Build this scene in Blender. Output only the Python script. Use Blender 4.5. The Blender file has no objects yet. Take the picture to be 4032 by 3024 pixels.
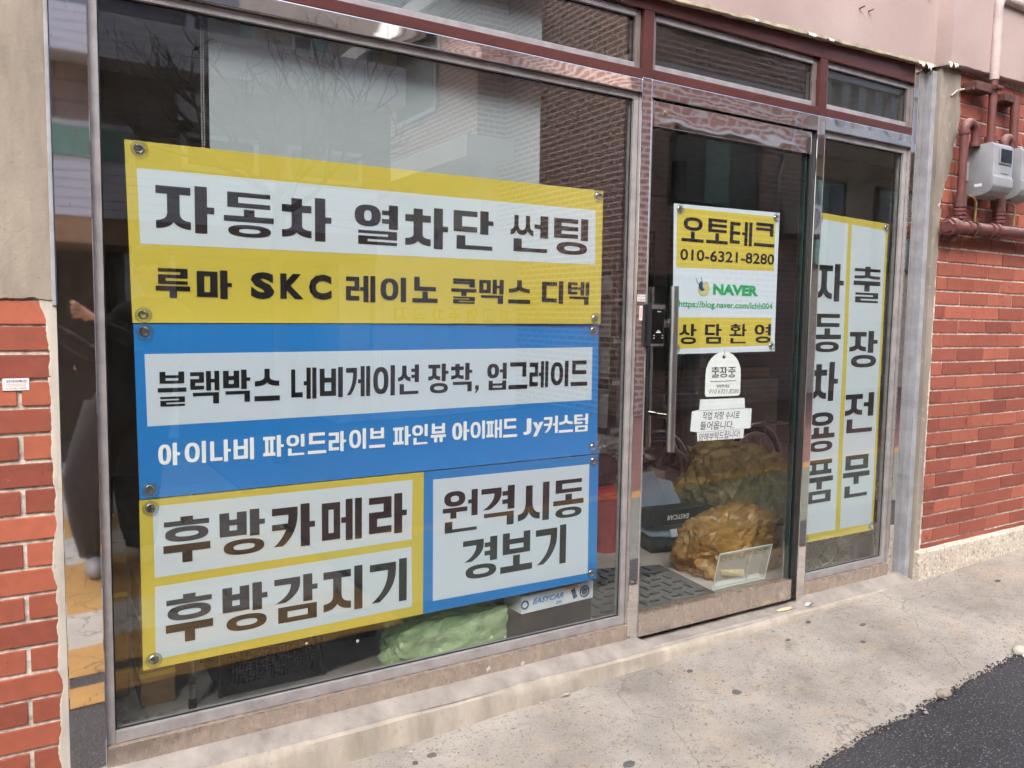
import bpy, bmesh, math, random
from mathutils import Vector, Matrix, noise
random.seed(7)
R = math.radians
scene = bpy.context.scene
C = scene.collection

# ------------------------------------------------------------------ camera
CAMZ = 1.35
def cam_axes(yaw, pitch, roll):
    f = Vector((math.sin(yaw)*math.cos(pitch), math.cos(yaw)*math.cos(pitch), math.sin(pitch)))
    r = Vector((math.cos(yaw), -math.sin(yaw), 0)); u = r.cross(f)
    c, s = math.cos(roll), math.sin(roll)
    return c*r+s*u, -s*r+c*u, f
cr, cu, cf = cam_axes(0.548029, -0.083088, 0.01588)
cd = bpy.data.cameras.new('camera'); cam = bpy.data.objects.new('camera', cd); C.objects.link(cam)
cd.sensor_width = 36.0; cd.lens = 36.0*3168.26/4032.0; cd.clip_start = 0.02; cd.clip_end = 500
cam.matrix_world = Matrix(((cr.x, cu.x, -cf.x, 0), (cr.y, cu.y, -cf.y, -2.30), (cr.z, cu.z, -cf.z, CAMZ), (0, 0, 0, 1)))
scene.camera = cam

# ------------------------------------------------------------------ sky and sun (bright overcast)
SUN_EL, SUN_AZ = 48.0, 212.0      # azimuth measured from +y, clockwise
w = bpy.data.worlds.new('World'); scene.world = w; w.use_nodes = True
nt = w.node_tree; bg = nt.nodes['Background']
sky = nt.nodes.new('ShaderNodeTexSky'); sky.sky_type = 'NISHITA'; sky.sun_disc = False
sky.sun_elevation = R(SUN_EL); sky.sun_rotation = R(SUN_AZ); sky.air_density = 1.0; sky.dust_density = 4.0; sky.ozone_density = 1.0
hs = nt.nodes.new('ShaderNodeHueSaturation'); hs.inputs['Saturation'].default_value = 0.95
nt.links.new(sky.outputs[0], hs.inputs['Color']); nt.links.new(hs.outputs[0], bg.inputs['Color'])
bg.inputs['Strength'].default_value = 0.15
sl = bpy.data.lights.new('sun', 'SUN'); sl.energy = 0.6; sl.angle = R(35); sl.color = (1.0, 0.985, 0.96)
sun = bpy.data.objects.new('sun', sl); C.objects.link(sun)
az = R(SUN_AZ); el = R(SUN_EL)
sdir = Vector((math.sin(az)*math.cos(el), math.cos(az)*math.cos(el), math.sin(el)))
sun.rotation_euler = sdir.to_track_quat('Z', 'Y').to_euler(); sun.location = sdir*20
scene.view_settings.view_transform = 'Standard'; scene.view_settings.look = 'None'
scene.view_settings.gamma = 1.0; scene.view_settings.exposure = 1.62; scene.view_settings.use_curve_mapping = False
scene.render.engine = 'CYCLES'
scene.cycles.max_bounces = 7; scene.cycles.transparent_max_bounces = 16; scene.cycles.glossy_bounces = 5; scene.cycles.diffuse_bounces = 3
scene.cycles.caustics_reflective = False; scene.cycles.caustics_refractive = False
scene.cycles.use_denoising = True; scene.cycles.adaptive_threshold = 0.04; scene.cycles.adaptive_min_samples = 12; scene.cycles.sample_clamp_indirect = 8

# ------------------------------------------------------------------ materials
def lin(h):
    def f(c):
        c /= 255.0
        return c/12.92 if c <= 0.04045 else ((c+0.055)/1.055)**2.4
    return (f((h >> 16) & 255), f((h >> 8) & 255), f(h & 255), 1.0)
class N:
    def __init__(s, name):
        s.m = bpy.data.materials.new(name); s.m.use_nodes = True; s.t = s.m.node_tree; s.t.nodes.clear()
        s.out = s.t.nodes.new('ShaderNodeOutputMaterial')
    def n(s, typ, **kw):
        o = s.t.nodes.new('ShaderNode'+typ)
        for k, v in kw.items():
            if hasattr(o, k) and k not in ('inputs',): setattr(o, k, v)
        return o
    def l(s, a, b): s.t.links.new(a, b)
    def pos(s):
        return s.n('NewGeometry').outputs['Position']
    def obj(s): return s.n('TexCoord').outputs['Object']
    def noise(s, scale, detail=4, vec=None, rough=0.55, dist=0.0):
        o = s.n('TexNoise'); o.inputs['Scale'].default_value = scale; o.inputs['Detail'].default_value = detail
        o.inputs['Roughness'].default_value = rough; o.inputs['Distortion'].default_value = dist
        s.l(vec if vec else s.pos(), o.inputs['Vector']); return o.outputs['Fac']
    def ramp(s, fac, a, b, ca=(0, 0, 0, 1), cb=(1, 1, 1, 1)):
        o = s.n('ValToRGB'); e = o.color_ramp.elements
        e[0].position = a; e[0].color = ca; e[1].position = b; e[1].color = cb
        s.l(fac, o.inputs['Fac']); return o.outputs['Color']
    def mix(s, fac, a, b, blend='MIX'):
        o = s.n('Mix'); o.data_type = 'RGBA'; o.blend_type = blend
        for i, v in ((0, fac), (6, a), (7, b)):
            if isinstance(v, (int, float, tuple)): o.inputs[i].default_value = v
            else: s.l(v, o.inputs[i])
        return o.outputs[2]
    def bump(s, h, strength=0.3, dist=0.01):
        o = s.n('Bump'); o.inputs['Strength'].default_value = strength; o.inputs['Distance'].default_value = dist
        s.l(h, o.inputs['Height']); return o.outputs['Normal']
    def pbsdf(s, col, rough=0.5, metal=0.0, normal=None, spec=0.5, **kw):
        o = s.n('BsdfPrincipled')
        if isinstance(col, tuple): o.inputs['Base Color'].default_value = col
        else: s.l(col, o.inputs['Base Color'])
        if isinstance(rough, (int, float)): o.inputs['Roughness'].default_value = rough
        else: s.l(rough, o.inputs['Roughness'])
        o.inputs['Metallic'].default_value = metal; o.inputs['Specular IOR Level'].default_value = spec
        for k, v in kw.items(): o.inputs[k].default_value = v
        if normal: s.l(normal, o.inputs['Normal'])
        return o
    def end(s, sh):
        s.l(sh.outputs[0] if hasattr(sh, 'outputs') else sh, s.out.inputs['Surface']); return s.m
M = {}
def simple(name, hexc, rough=0.5, metal=0.0, var=0.12, scale=12, bump=0.0, bscale=60, spec=0.5, bdist=0.004, **kw):
    k = N(name); c = lin(hexc)
    dk = tuple(v*(1-var*1.6) for v in c[:3])+(1,); lt = tuple(min(1, v*(1+var)) for v in c[:3])+(1,)
    col = k.ramp(k.noise(scale, 5), 0.3, 0.7, dk, lt) if var else c
    nm = k.bump(k.noise(bscale, 4), bump, bdist) if bump else None
    M[name] = k.end(k.pbsdf(col, rough, metal, nm, spec, **kw)); return M[name]

# brick with per-brick shade, scuffs
def brick_mat(name, hexc, scuff):
    k = N(name); oi = k.n('ObjectInfo'); c = lin(hexc)
    base = k.ramp(oi.outputs['Random'], 0.0, 1.0, (c[0]*.68, c[1]*.66, c[2]*.72, 1), (c[0]*1.22, c[1]*1.28, c[2]*1.25, 1))
    base = k.mix(k.ramp(k.noise(30, 6), 0.35, 0.75), base, k.mix(1.0, base, (1.22, 1.18, 1.15, 1), 'MULTIPLY'))
    base = k.mix(k.ramp(k.noise(9, 8, rough=0.7), 0.60, 0.72), base, tuple(v*0.55 for v in c[:3])+(1,))
    base = k.mix(k.ramp(k.noise(17, 9, rough=0.75, dist=0.8), 0.66, 0.72), base, scuff)
    nm = k.bump(k.noise(220, 4), 0.25, 0.002)
    M[name] = k.end(k.pbsdf(base, 0.72, 0, nm, 0.25))
brick_mat('brick_left', 0x935240, lin(0xc79c8c)); brick_mat('brick_right', 0x8f5244, lin(0xc4a097))
simple('mortar', 0xcbc6bc, 0.95, var=0.3, scale=45, bump=0.8, bscale=160, spec=0.1)
def render_mat(name, hexc, streak, smear):
    k = N(name); c = lin(hexc)
    mp = k.n('Mapping'); mp.inputs['Scale'].default_value = (9, 9, 2.2); k.l(k.pos(), mp.inputs['Vector'])
    col = k.ramp(k.noise(1.0, 7, mp.outputs[0], 0.65), 0.3, 0.7, tuple(v*0.62 for v in c[:3])+(1,), tuple(min(1, v*1.15) for v in c[:3])+(1,))
    col = k.mix(k.ramp(k.noise(26, 8, rough=0.72), 0.57, 0.70), col, lin(streak))
    col = k.mix(k.ramp(k.noise(70, 6, rough=0.7), 0.64, 0.72), col, lin(smear))
    nm = k.bump(k.noise(90, 8, rough=0.7), 0.5, 0.004)
    M[name] = k.end(k.pbsdf(col, 0.92, 0, nm, 0.15))
render_mat('render_left', 0x9b9285, 0x9c8f7c, 0x6d6356); render_mat('render_right', 0x948c82, 0xada597, 0x6c665e)
render_mat('smear', 0xbab5ab, 0xa8a095, 0xcac6bd)
# pink plaster with flaking at its foot
k = N('plaster_pink'); c1, c2 = lin(0xb09f9b), lin(0xa08e8a)
col = k.mix(k.ramp(k.noise(2.2, 6), 0.3, 0.7), c1, c2)
col = k.mix(k.ramp(k.noise(34, 8, rough=0.75), 0.68, 0.74), col, lin(0x8d7d79))
col = k.mix(k.ramp(k.noise(7, 8, rough=0.7, dist=1.0), 0.64, 0.7), col, lin(0xa79692))
M['plaster_pink'] = k.end(k.pbsdf(col, 0.85, 0, k.bump(k.noise(50, 7), 0.3, 0.004), 0.2))
simple('plaster_flake', 0xd8d2c6, 0.9, var=0.1, bump=0.4)
simple('plaster_lip', 0xb3aa92, 0.9, var=0.25, scale=20, bump=0.4)
# mirror steel: warped sheet
def mirror(name, tint, wscale, wstr, dirt=0.0, rough=0.03, mapz=1.0, seed=0):
    k = N(name)
    mp = k.n('Mapping'); mp.inputs['Scale'].default_value = (1, 1, mapz); mp.inputs['Location'].default_value = (seed, seed*.7, 0); k.l(k.pos(), mp.inputs['Vector'])
    h = k.noise(wscale, 1.5, mp.outputs[0], 0.4)
    nm = k.bump(h, wstr, 0.01)
    steel = k.pbsdf(tint, rough, 1.0, nm)
    if dirt:
        col = k.ramp(k.noise(40, 8, rough=0.7), 0.35, 0.7, lin(0x8f7c6c), lin(0xb5a391))
        d = k.pbsdf(col, 0.7, 0, k.bump(k.noise(120, 5), 0.3, 0.002), 0.2)
        mp2 = k.n('Mapping'); mp2.inputs['Scale'].default_value = (1, 1, 0.25); k.l(k.pos(), mp2.inputs['Vector'])
        f1 = k.ramp(k.noise(24, 8, mp2.outputs[0], 0.7), 0.30, 0.72, (dirt*.55,)*3+(1,), (min(1, dirt*1.4),)*3+(1,))
        f2 = k.ramp(k.noise(95, 5, mp2.outputs[0], 0.7), 0.62, 0.68)
        rust = k.pbsdf(lin(0x8a5a35), 0.8)
        ms = k.n('MixShader'); k.l(f1, ms.inputs[0]); k.l(steel.outputs[0], ms.inputs[1]); k.l(d.outputs[0], ms.inputs[2])
        mm = k.n('Math'); mm.operation = 'MULTIPLY'; k.l(f2, mm.inputs[0]); mm.inputs[1].default_value = 0.5
        m2 = k.n('MixShader'); k.l(mm.outputs[0], m2.inputs[0]); k.l(ms.outputs[0], m2.inputs[1]); k.l(rust.outputs[0], m2.inputs[2])
        M[name] = k.end(m2)
    else: M[name] = k.end(steel)
mirror('mirror_rail', (.86, .84, .82, 1), 5.0, 0.075, dirt=0.04, mapz=2.0)
mirror('mirror_post', (.86, .84, .82, 1), 6.0, 0.04, dirt=0.05, mapz=0.7)
mirror('mirror_jamb', (.86, .85, .84, 1), 5.0, 0.03, dirt=0.05, mapz=1.2, seed=3)
mirror('steel_dirty', (.60, .56, .53, 1), 8, 0.08, dirt=0.42, rough=0.16)
mirror('steel_door', (.60, .57, .55, 1), 8, 0.08, dirt=0.40, rough=0.2)
simple('alu_strip', 0xa19e9f, 0.42, 0.3, var=0.14, scale=20)
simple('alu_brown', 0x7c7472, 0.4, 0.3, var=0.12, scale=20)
simple('seal_black', 0x1c2022, 0.5, var=0.2)
simple('chrome', 0xc9c5c0, 0.12, 1.0, var=0.0)
simple('satin_steel', 0xb9bab8, 0.3, 1.0, var=0.05)
def glass_mat(name, tint, dust=0.0, ior=1.52):
    k = N(name); g = k.n('NewGeometry')
    mx = k.n('Mix'); mx.data_type = 'FLOAT'; k.l(g.outputs['Backfacing'], mx.inputs[0]); mx.inputs[2].default_value = ior; mx.inputs[3].default_value = 1/ior
    fr = k.n('Fresnel'); k.l(mx.outputs[0], fr.inputs['IOR'])
    tr = k.n('BsdfTransparent'); tr.inputs[0].default_value = tint
    gl = k.n('BsdfGlossy'); gl.inputs['Roughness'].default_value = 0.0; gl.inputs['Color'].default_value = (1, 1, 1, 1)
    k.l(k.bump(k.noise(1.6, 1), 0.02, 0.01), gl.inputs['Normal'])
    ms = k.n('MixShader'); k.l(fr.outputs[0], ms.inputs[0]); k.l(tr.outputs[0], ms.inputs[1]); k.l(gl.outputs[0], ms.inputs[2])
    if dust:
        df = k.n('BsdfDiffuse'); df.inputs[0].default_value = lin(0xb0aca6)
        f = k.ramp(k.noise(3.0, 9, rough=0.75), 0.35, 0.75, (0.0,)*3+(1,), (dust,)*3+(1,))
        m2 = k.n('MixShader'); k.l(f, m2.inputs[0]); k.l(ms.outputs[0], m2.inputs[1]); k.l(df.outputs[0], m2.inputs[2])
        M[name] = k.end(m2)
    else: M[name] = k.end(ms)
glass_mat('glass', (.965, .985, .98, 1), 0.014, 1.72); glass_mat('clear_plastic', (.93, .95, .94, 1), 0.10)
glass_mat('glass_door', (.975, .99, .985, 1), 0.01, 1.50); glass_mat('glass_plain', (.95, .97, .97, 1))
simple('glass_edge_pale', 0xbfd0cd, 0.15, var=0.0, spec=0.6); simple('glass_edge', 0x1f3a35, 0.15, var=0.0, spec=0.6)
# prints
def vinyl(name, hexc):
    k = N(name); c = lin(hexc)
    a = k.pbsdf(c, 0.32, 0, None, 0.45); t = k.n('BsdfTranslucent'); t.inputs[0].default_value = c
    ms = k.n('MixShader'); ms.inputs[0].default_value = 0.22; k.l(a.outputs[0], ms.inputs[1]); k.l(t.outputs[0], ms.inputs[2]); M[name] = k.end(ms)
vinyl('vinyl_yellow', 0xd6c452); vinyl('vinyl_white', 0xd6e2ec); vinyl('vinyl_blue', 0x2b85d2)
simple('ink_black', 0x16161a, 0.35, var=0.0); simple('ink_white', 0xe6ecef, 0.35, var=0.0); simple('ink_green', 0x1e9a58, 0.4, var=0.0)
simple('ink_navy', 0x2a3f66, 0.4, var=0.1); simple('ink_olive', 0xb9b77e, 0.4, var=0.1); simple('ink_grey', 0x4a4e55, 0.5, var=0.0); simple('ink_pencil', 0x3c4044, 0.6, var=0.0)
simple('ink_red', 0xc25a55, 0.5, var=0.0); simple('ink_orange', 0xe59a3c, 0.4, var=0.0); simple('ink_blue', 0x2f7fc0, 0.35, var=0.0); simple('ink_ghost', 0xb9b396, 0.6, var=0.0)
simple('paper', 0xdfe4e6, 0.7, var=0.04, scale=8); simple('tag_plastic', 0xe6ebea, 0.35, var=0.02)
simple('sticker_white', 0xdcdade, 0.5, var=0.03)
# ground
k = N('sidewalk')
col = k.ramp(k.noise(2.6, 9, rough=0.66), 0.32, 0.68, lin(0x827d76), lin(0xaca69d))
col = k.mix(k.ramp(k.noise(4.2, 7, rough=0.7, dist=.6), 0.50, 0.66, (0, 0, 0, 1), (.5,)*3+(1,)), col, lin(0xaa9a84))
col = k.mix(k.ramp(k.noise(9.0, 9, rough=0.78, dist=.4), 0.55, 0.66, (0, 0, 0, 1), (.8,)*3+(1,)), col, lin(0x7f7a73))
mp = k.n('Mapping'); mp.inputs['Rotation'].default_value = (0, 0, .5); mp.inputs['Scale'].default_value = (1, 2.6, 1); k.l(k.pos(), mp.inputs['Vector'])
col = k.mix(k.ramp(k.noise(26, 8, mp.outputs[0], 0.7), 0.60, 0.66, (0, 0, 0, 1), (.85,)*3+(1,)), col, lin(0x75706a))
col = k.mix(k.ramp(k.noise(60, 6, rough=0.7), 0.60, 0.65), col, lin(0x6a655e)); col = k.mix(k.ramp(k.noise(140, 4, rough=0.6), 0.62, 0.67), col, lin(0x57534d))
vo = k.n('TexVoronoi'); vo.inputs['Scale'].default_value = 240; k.l(k.pos(), vo.inputs['Vector'])
col = k.mix(k.ramp(vo.outputs['Distance'], 0.05, 0.25, (.6, .6, .6, 1), (0, 0, 0, 1)), col, lin(0xcdc7bb))
ck_ = k.n('TexVoronoi'); ck_.feature = 'DISTANCE_TO_EDGE'; ck_.inputs['Scale'].default_value = 0.9
wob = k.n('TexNoise'); wob.inputs['Scale'].default_value = 5; wob.inputs['Detail'].default_value = 5; k.l(k.pos(), wob.inputs['Vector'])
k.l(k.mix(0.30, k.pos(), wob.outputs['Color'], 'ADD'), ck_.inputs['Vector'])
col = k.mix(k.ramp(ck_.outputs['Distance'], 0.001, 0.003, (.55,)*3+(1,), (0, 0, 0, 1)), col, lin(0x605b54))
M['sidewalk'] = k.end(k.pbsdf(col, 0.93, 0, k.bump(k.noise(110, 8, rough=0.75), 0.9, 0.005), 0.15))
k = N('asphalt')
vo = k.n('TexVoronoi'); vo.inputs['Scale'].default_value = 170; k.l(k.pos(), vo.inputs['Vector'])
col = k.mix(k.ramp(k.noise(1.3, 6), 0.3, 0.7), lin(0x333335), lin(0x454446))
col = k.mix(k.ramp(k.noise(150, 5), 0.58, 0.66), col, lin(0x78767a)); col = k.mix(k.ramp(k.noise(330, 3), 0.60, 0.68), col, lin(0x1f1f21))
M['asphalt'] = k.end(k.pbsdf(col, 0.85, 0, k.bump(vo.outputs['Distance'], 0.7, 0.006), 0.3))
def road_paint(name, hexc, wear):
    k = N(name); c = lin(hexc)
    col = k.ramp(k.noise(6, 8, rough=0.7), 0.3, 0.7, tuple(v*0.75 for v in c[:3])+(1,), c)
    vo = k.n('TexVoronoi'); vo.feature = 'DISTANCE_TO_EDGE'; vo.inputs['Scale'].default_value = 5
    mp = k.n('Mapping'); k.l(k.pos(), mp.inputs['Vector'])
    nz = k.n('TexNoise'); nz.inputs['Scale'].default_value = 6; k.l(k.pos(), nz.inputs['Vector'])
    k.l(k.mix(0.18, mp.outputs[0], nz.outputs['Color'], 'ADD'), vo.inputs['Vector'])
    col = k.mix(k.ramp(vo.outputs['Distance'], 0.004, 0.016, (wear*.8,)*3+(1,), (0, 0, 0, 1)), col, lin(0x44423f))
    M[name] = k.end(k.pbsdf(col, 0.8, 0, k.bump(k.noise(150, 5), 0.4, 0.003), 0.25))
road_paint('paint_yellow', 0xb38a50, 0.9); road_paint('paint_white', 0xb5afa4, 0.9); road_paint('paving_red', 0x7c5a55, 0.0); road_paint('paving_green', 0x767d72, 0.0)
render_mat('sill', 0xaba396, 0xa08f78, 0x6f6a63)
render_mat('sill_top', 0x98928b, 0x837b73, 0x68625c)
# terrazzo plinth
k = N('terrazzo'); vo = k.n('TexVoronoi'); vo.inputs['Scale'].default_value = 95; k.l(k.pos(), vo.inputs['Vector'])
col = k.mix(k.ramp(k.noise(4, 6), 0.35, 0.7), lin(0xbcb3a5), lin(0xa79e91))
sp = k.n('SeparateColor'); k.l(vo.outputs['Color'], sp.inputs[0])
col = k.mix(k.ramp(sp.outputs[0], 0.84, 0.90), col, lin(0x98907f)); col = k.mix(k.ramp(sp.outputs[1], 0.80, 0.84), col, lin(0xc9c2b6))
M['terrazzo'] = k.end(k.pbsdf(col, 0.8, 0, k.bump(k.noise(140, 5), 0.3, 0.003), 0.2))
# fittings
k = N('pipe_red'); c = lin(0x643b37)
col = k.ramp(k.noise(14, 7, rough=0.7), 0.3, 0.7, tuple(v*0.72 for v in c[:3])+(1,), tuple(v*1.2 for v in c[:3])+(1,))
nrm = k.n('NewGeometry'); sx = k.n('SeparateXYZ'); k.l(nrm.outputs['Normal'], sx.inputs[0])
dust = k.n('Math'); dust.operation = 'MULTIPLY'; k.l(k.ramp(sx.outputs[2], 0.2, 0.9), dust.inputs[0]); k.l(k.ramp(k.noise(30, 6, rough=0.7), 0.3, 0.6), dust.inputs[1])
col = k.mix(dust.outputs[0], col, lin(0xa8938c))
M['pipe_red'] = k.end(k.pbsdf(col, 0.55, 0, k.bump(k.noise(60, 5), 0.2, 0.003), 0.4))
simple('pipe_pale', 0xb5a5a2, 0.7, var=0.15); simple('pipe_rust', 0x5a3a34, 0.8, var=0.3, scale=30, bump=0.5); simple('brass', 0xa08a5c, 0.4, 0.7, var=0.2)
simple('meter_grey', 0x8b8e93, 0.5, var=0.10, scale=9, bump=0.05); simple('meter_glass', 0x232c36, 0.12, var=0.3, scale=30); simple('meter_dark', 0x3a3632, 0.8, var=0.2)
simple('angle_steel', 0x999ba1, 0.7, 0.1, var=0.16, scale=14, bump=0.1); simple('wire_white', 0xb9b4ad, 0.5, var=0.05)
simple('reflection_maroon', 0x54302d, 0.22, var=0.12, scale=4, spec=0.5); simple('soffit_maroon', 0x6e2f2b, 0.6, var=0.15, scale=3)  # first maroon: dark red reflection in the upper steel, put into the colour
# inside
simple('blind', 0x979fa3, 0.75, var=0.03, scale=2, bump=0.1, bscale=400); simple('chain', 0xc3c6c4, 0.4, var=0.0)
simple('floor_tile', 0xb0aca6, 0.45, var=0.15, scale=5); simple('wall_inside', 0xb3aea6, 0.9, var=0.15, scale=2); simple('ceiling_inside', 0xb9b6b0, 0.9, var=0.1)
simple('cardboard', 0x9a7c58, 0.85, var=0.10, scale=10, bump=0.1); simple('cardboard_dull', 0x9a8c80, 0.85, var=0.10, scale=8); simple('cardboard_pale', 0x8e8578, 0.85, var=0.08)
simple('tape_yellow', 0xc9b83a, 0.4, var=0.05); simple('black_plastic', 0x14161a, 0.42, var=0.2); simple('black_box', 0x17191c, 0.45, var=0.15); simple('rubber', 0x141414, 0.8, var=0.1)
simple('card_blue', 0x8fa0b8, 0.7, var=0.06); simple('card_white', 0xaeb9ca, 0.6, var=0.05); simple('box_white', 0xc9d2da, 0.35, var=0.05)
simple('red_plastic', 0xb22c35, 0.4, var=0.1); simple('grey_pvc', 0x72757a, 0.5, var=0.05); simple('mat_grey', 0x54585a, 0.95, var=0.2, scale=40, bump=0.6, bscale=200)
simple('dark_wood', 0x5c463d, 0.7, var=0.2); simple('newsprint', 0x9a958b, 0.8, var=0.35, scale=45); simple('cable', 0x2b2d2f, 0.5, var=0.1); simple('straw', 0xd6cca4, 0.6, var=0.15)
simple('cloth_plum', 0x4a2f38, 0.9, var=0.3, scale=60, bump=0.8); simple('ladder_alu', 0xb9bdbe, 0.35, 0.8, var=0.08)
k = N('foil'); M['foil'] = k.end(k.pbsdf(lin(0xc4c8c8), 0.25, 0.9, k.bump(k.noise(70, 5, dist=1), 1.0, 0.02)))
k = N('tray_plastic'); tp = k.n('BsdfTransparent'); tp.inputs[0].default_value = (.95, .97, .97, 1); pz = k.pbsdf(lin(0xd2dcdb), 0.08, 0, None, 0.8)
ms = k.n('MixShader'); lw_ = k.n('LayerWeight'); lw_.inputs[0].default_value = 0.45; k.l(k.ramp(lw_.outputs['Facing'], 0.0, 1.0, (.20,)*3+(1,), (.85,)*3+(1,)), ms.inputs[0]); k.l(tp.outputs[0], ms.inputs[1]); k.l(pz.outputs[0], ms.inputs[2]); M['tray_plastic'] = k.end(ms)
def bag(name, hexc, thin=0.35, br=0.35):
    k = N(name); c = lin(hexc)
    nm = k.bump(k.noise(11, 5, rough=0.6, dist=2.2), 0.6, 0.02)
    col = k.ramp(k.noise(9, 5, dist=1.0), 0.3, 0.7, tuple(v*0.6 for v in c[:3])+(1,), tuple(min(1, v*1.15) for v in c[:3])+(1,))
    a = k.pbsdf(col, 0.13, 0, nm, 0.7)
    t = k.n('BsdfTranslucent'); k.l(col, t.inputs[0]); k.l(nm, t.inputs['Normal'])
    ms = k.n('MixShader'); ms.inputs[0].default_value = br; k.l(a.outputs[0], ms.inputs[1]); k.l(t.outputs[0], ms.inputs[2])
    tr = k.n('BsdfTransparent'); tr.inputs[0].default_value = tuple(min(1, v*1.6+.1) for v in c[:3])+(1,)
    m2 = k.n('MixShader'); m2.inputs[0].default_value = thin; k.l(ms.outputs[0], m2.inputs[1]); k.l(tr.outputs[0], m2.inputs[2])
    M[name] = k.end(m2)
bag('bag_green', 0xc2e2ab, 0.22); bag('bag_amber', 0xc29a52, 0.30); bag('bag_olive', 0xb5a468, 0.10)
# opposite side of the street
def wall_brick(name, ca, cb, mort, bw, bh, ms=0.012):
    k = N(name); sx = k.n('SeparateXYZ'); k.l(k.pos(), sx.inputs[0])
    ad = k.n('Math'); ad.operation = 'ADD'; k.l(sx.outputs[0], ad.inputs[0]); k.l(sx.outputs[1], ad.inputs[1])
    cb_ = k.n('CombineXYZ'); k.l(ad.outputs[0], cb_.inputs[0]); k.l(sx.outputs[2], cb_.inputs[1])
    b = k.n('TexBrick'); k.l(cb_.outputs[0], b.inputs['Vector'])
    b.inputs['Color1'].default_value = lin(ca); b.inputs['Color2'].default_value = lin(cb); b.inputs['Mortar'].default_value = lin(mort)
    b.inputs['Scale'].default_value = 1.0; b.inputs['Mortar Size'].default_value = ms; b.inputs['Brick Width'].default_value = bw; b.inputs['Row Height'].default_value = bh; b.inputs['Mortar Smooth'].default_value = 0.1
    M[name] = k.end(k.pbsdf(b.outputs[0], 0.85, 0, None, 0.2))
wall_brick('brick_opposite', 0xbb8272, 0xa27367, 0xe0d8cf, 0.21, 0.075); wall_brick('brick_grey', 0x8d9197, 0x686c72, 0x7d8187, 0.24, 0.07); wall_brick('brick_tan', 0xc4ae97, 0xaa9683, 0xb9aa99, 0.24, 0.075)
wall_brick('stone_brown', 0x8a7b74, 0x776b67, 0x5d5552, 0.7, 0.2, 0.01)
simple('siding', 0xdedfe4, 0.5, var=0.04, scale=1); simple('conc_white', 0xe4e2dd, 0.8, var=0.08, scale=2); simple('win_dark', 0x2a3438, 0.15, var=0.1); simple('win_green', 0x6fa596, 0.2, var=0.1); simple('frame_white', 0xc9c9c9, 0.5, var=0.03)
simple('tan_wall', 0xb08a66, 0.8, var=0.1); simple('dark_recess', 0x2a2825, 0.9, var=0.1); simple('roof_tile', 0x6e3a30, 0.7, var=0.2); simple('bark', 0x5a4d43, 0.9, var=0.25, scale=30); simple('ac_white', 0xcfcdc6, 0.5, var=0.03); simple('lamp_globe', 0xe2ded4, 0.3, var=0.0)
# photographer
simple('cloth_jacket', 0x222327, 0.9, var=0.2, scale=20, bump=0.3); simple('cloth_trousers', 0x28282b, 0.9, var=0.18, scale=30, bump=0.4); simple('skin', 0xc49478, 0.5, var=0.06); simple('hair', 0x17130f, 0.6, var=0.2); simple('shoe', 0x9c9894, 0.7, var=0.1); simple('phone_black', 0x0c0c0e, 0.2, var=0.0)

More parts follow.
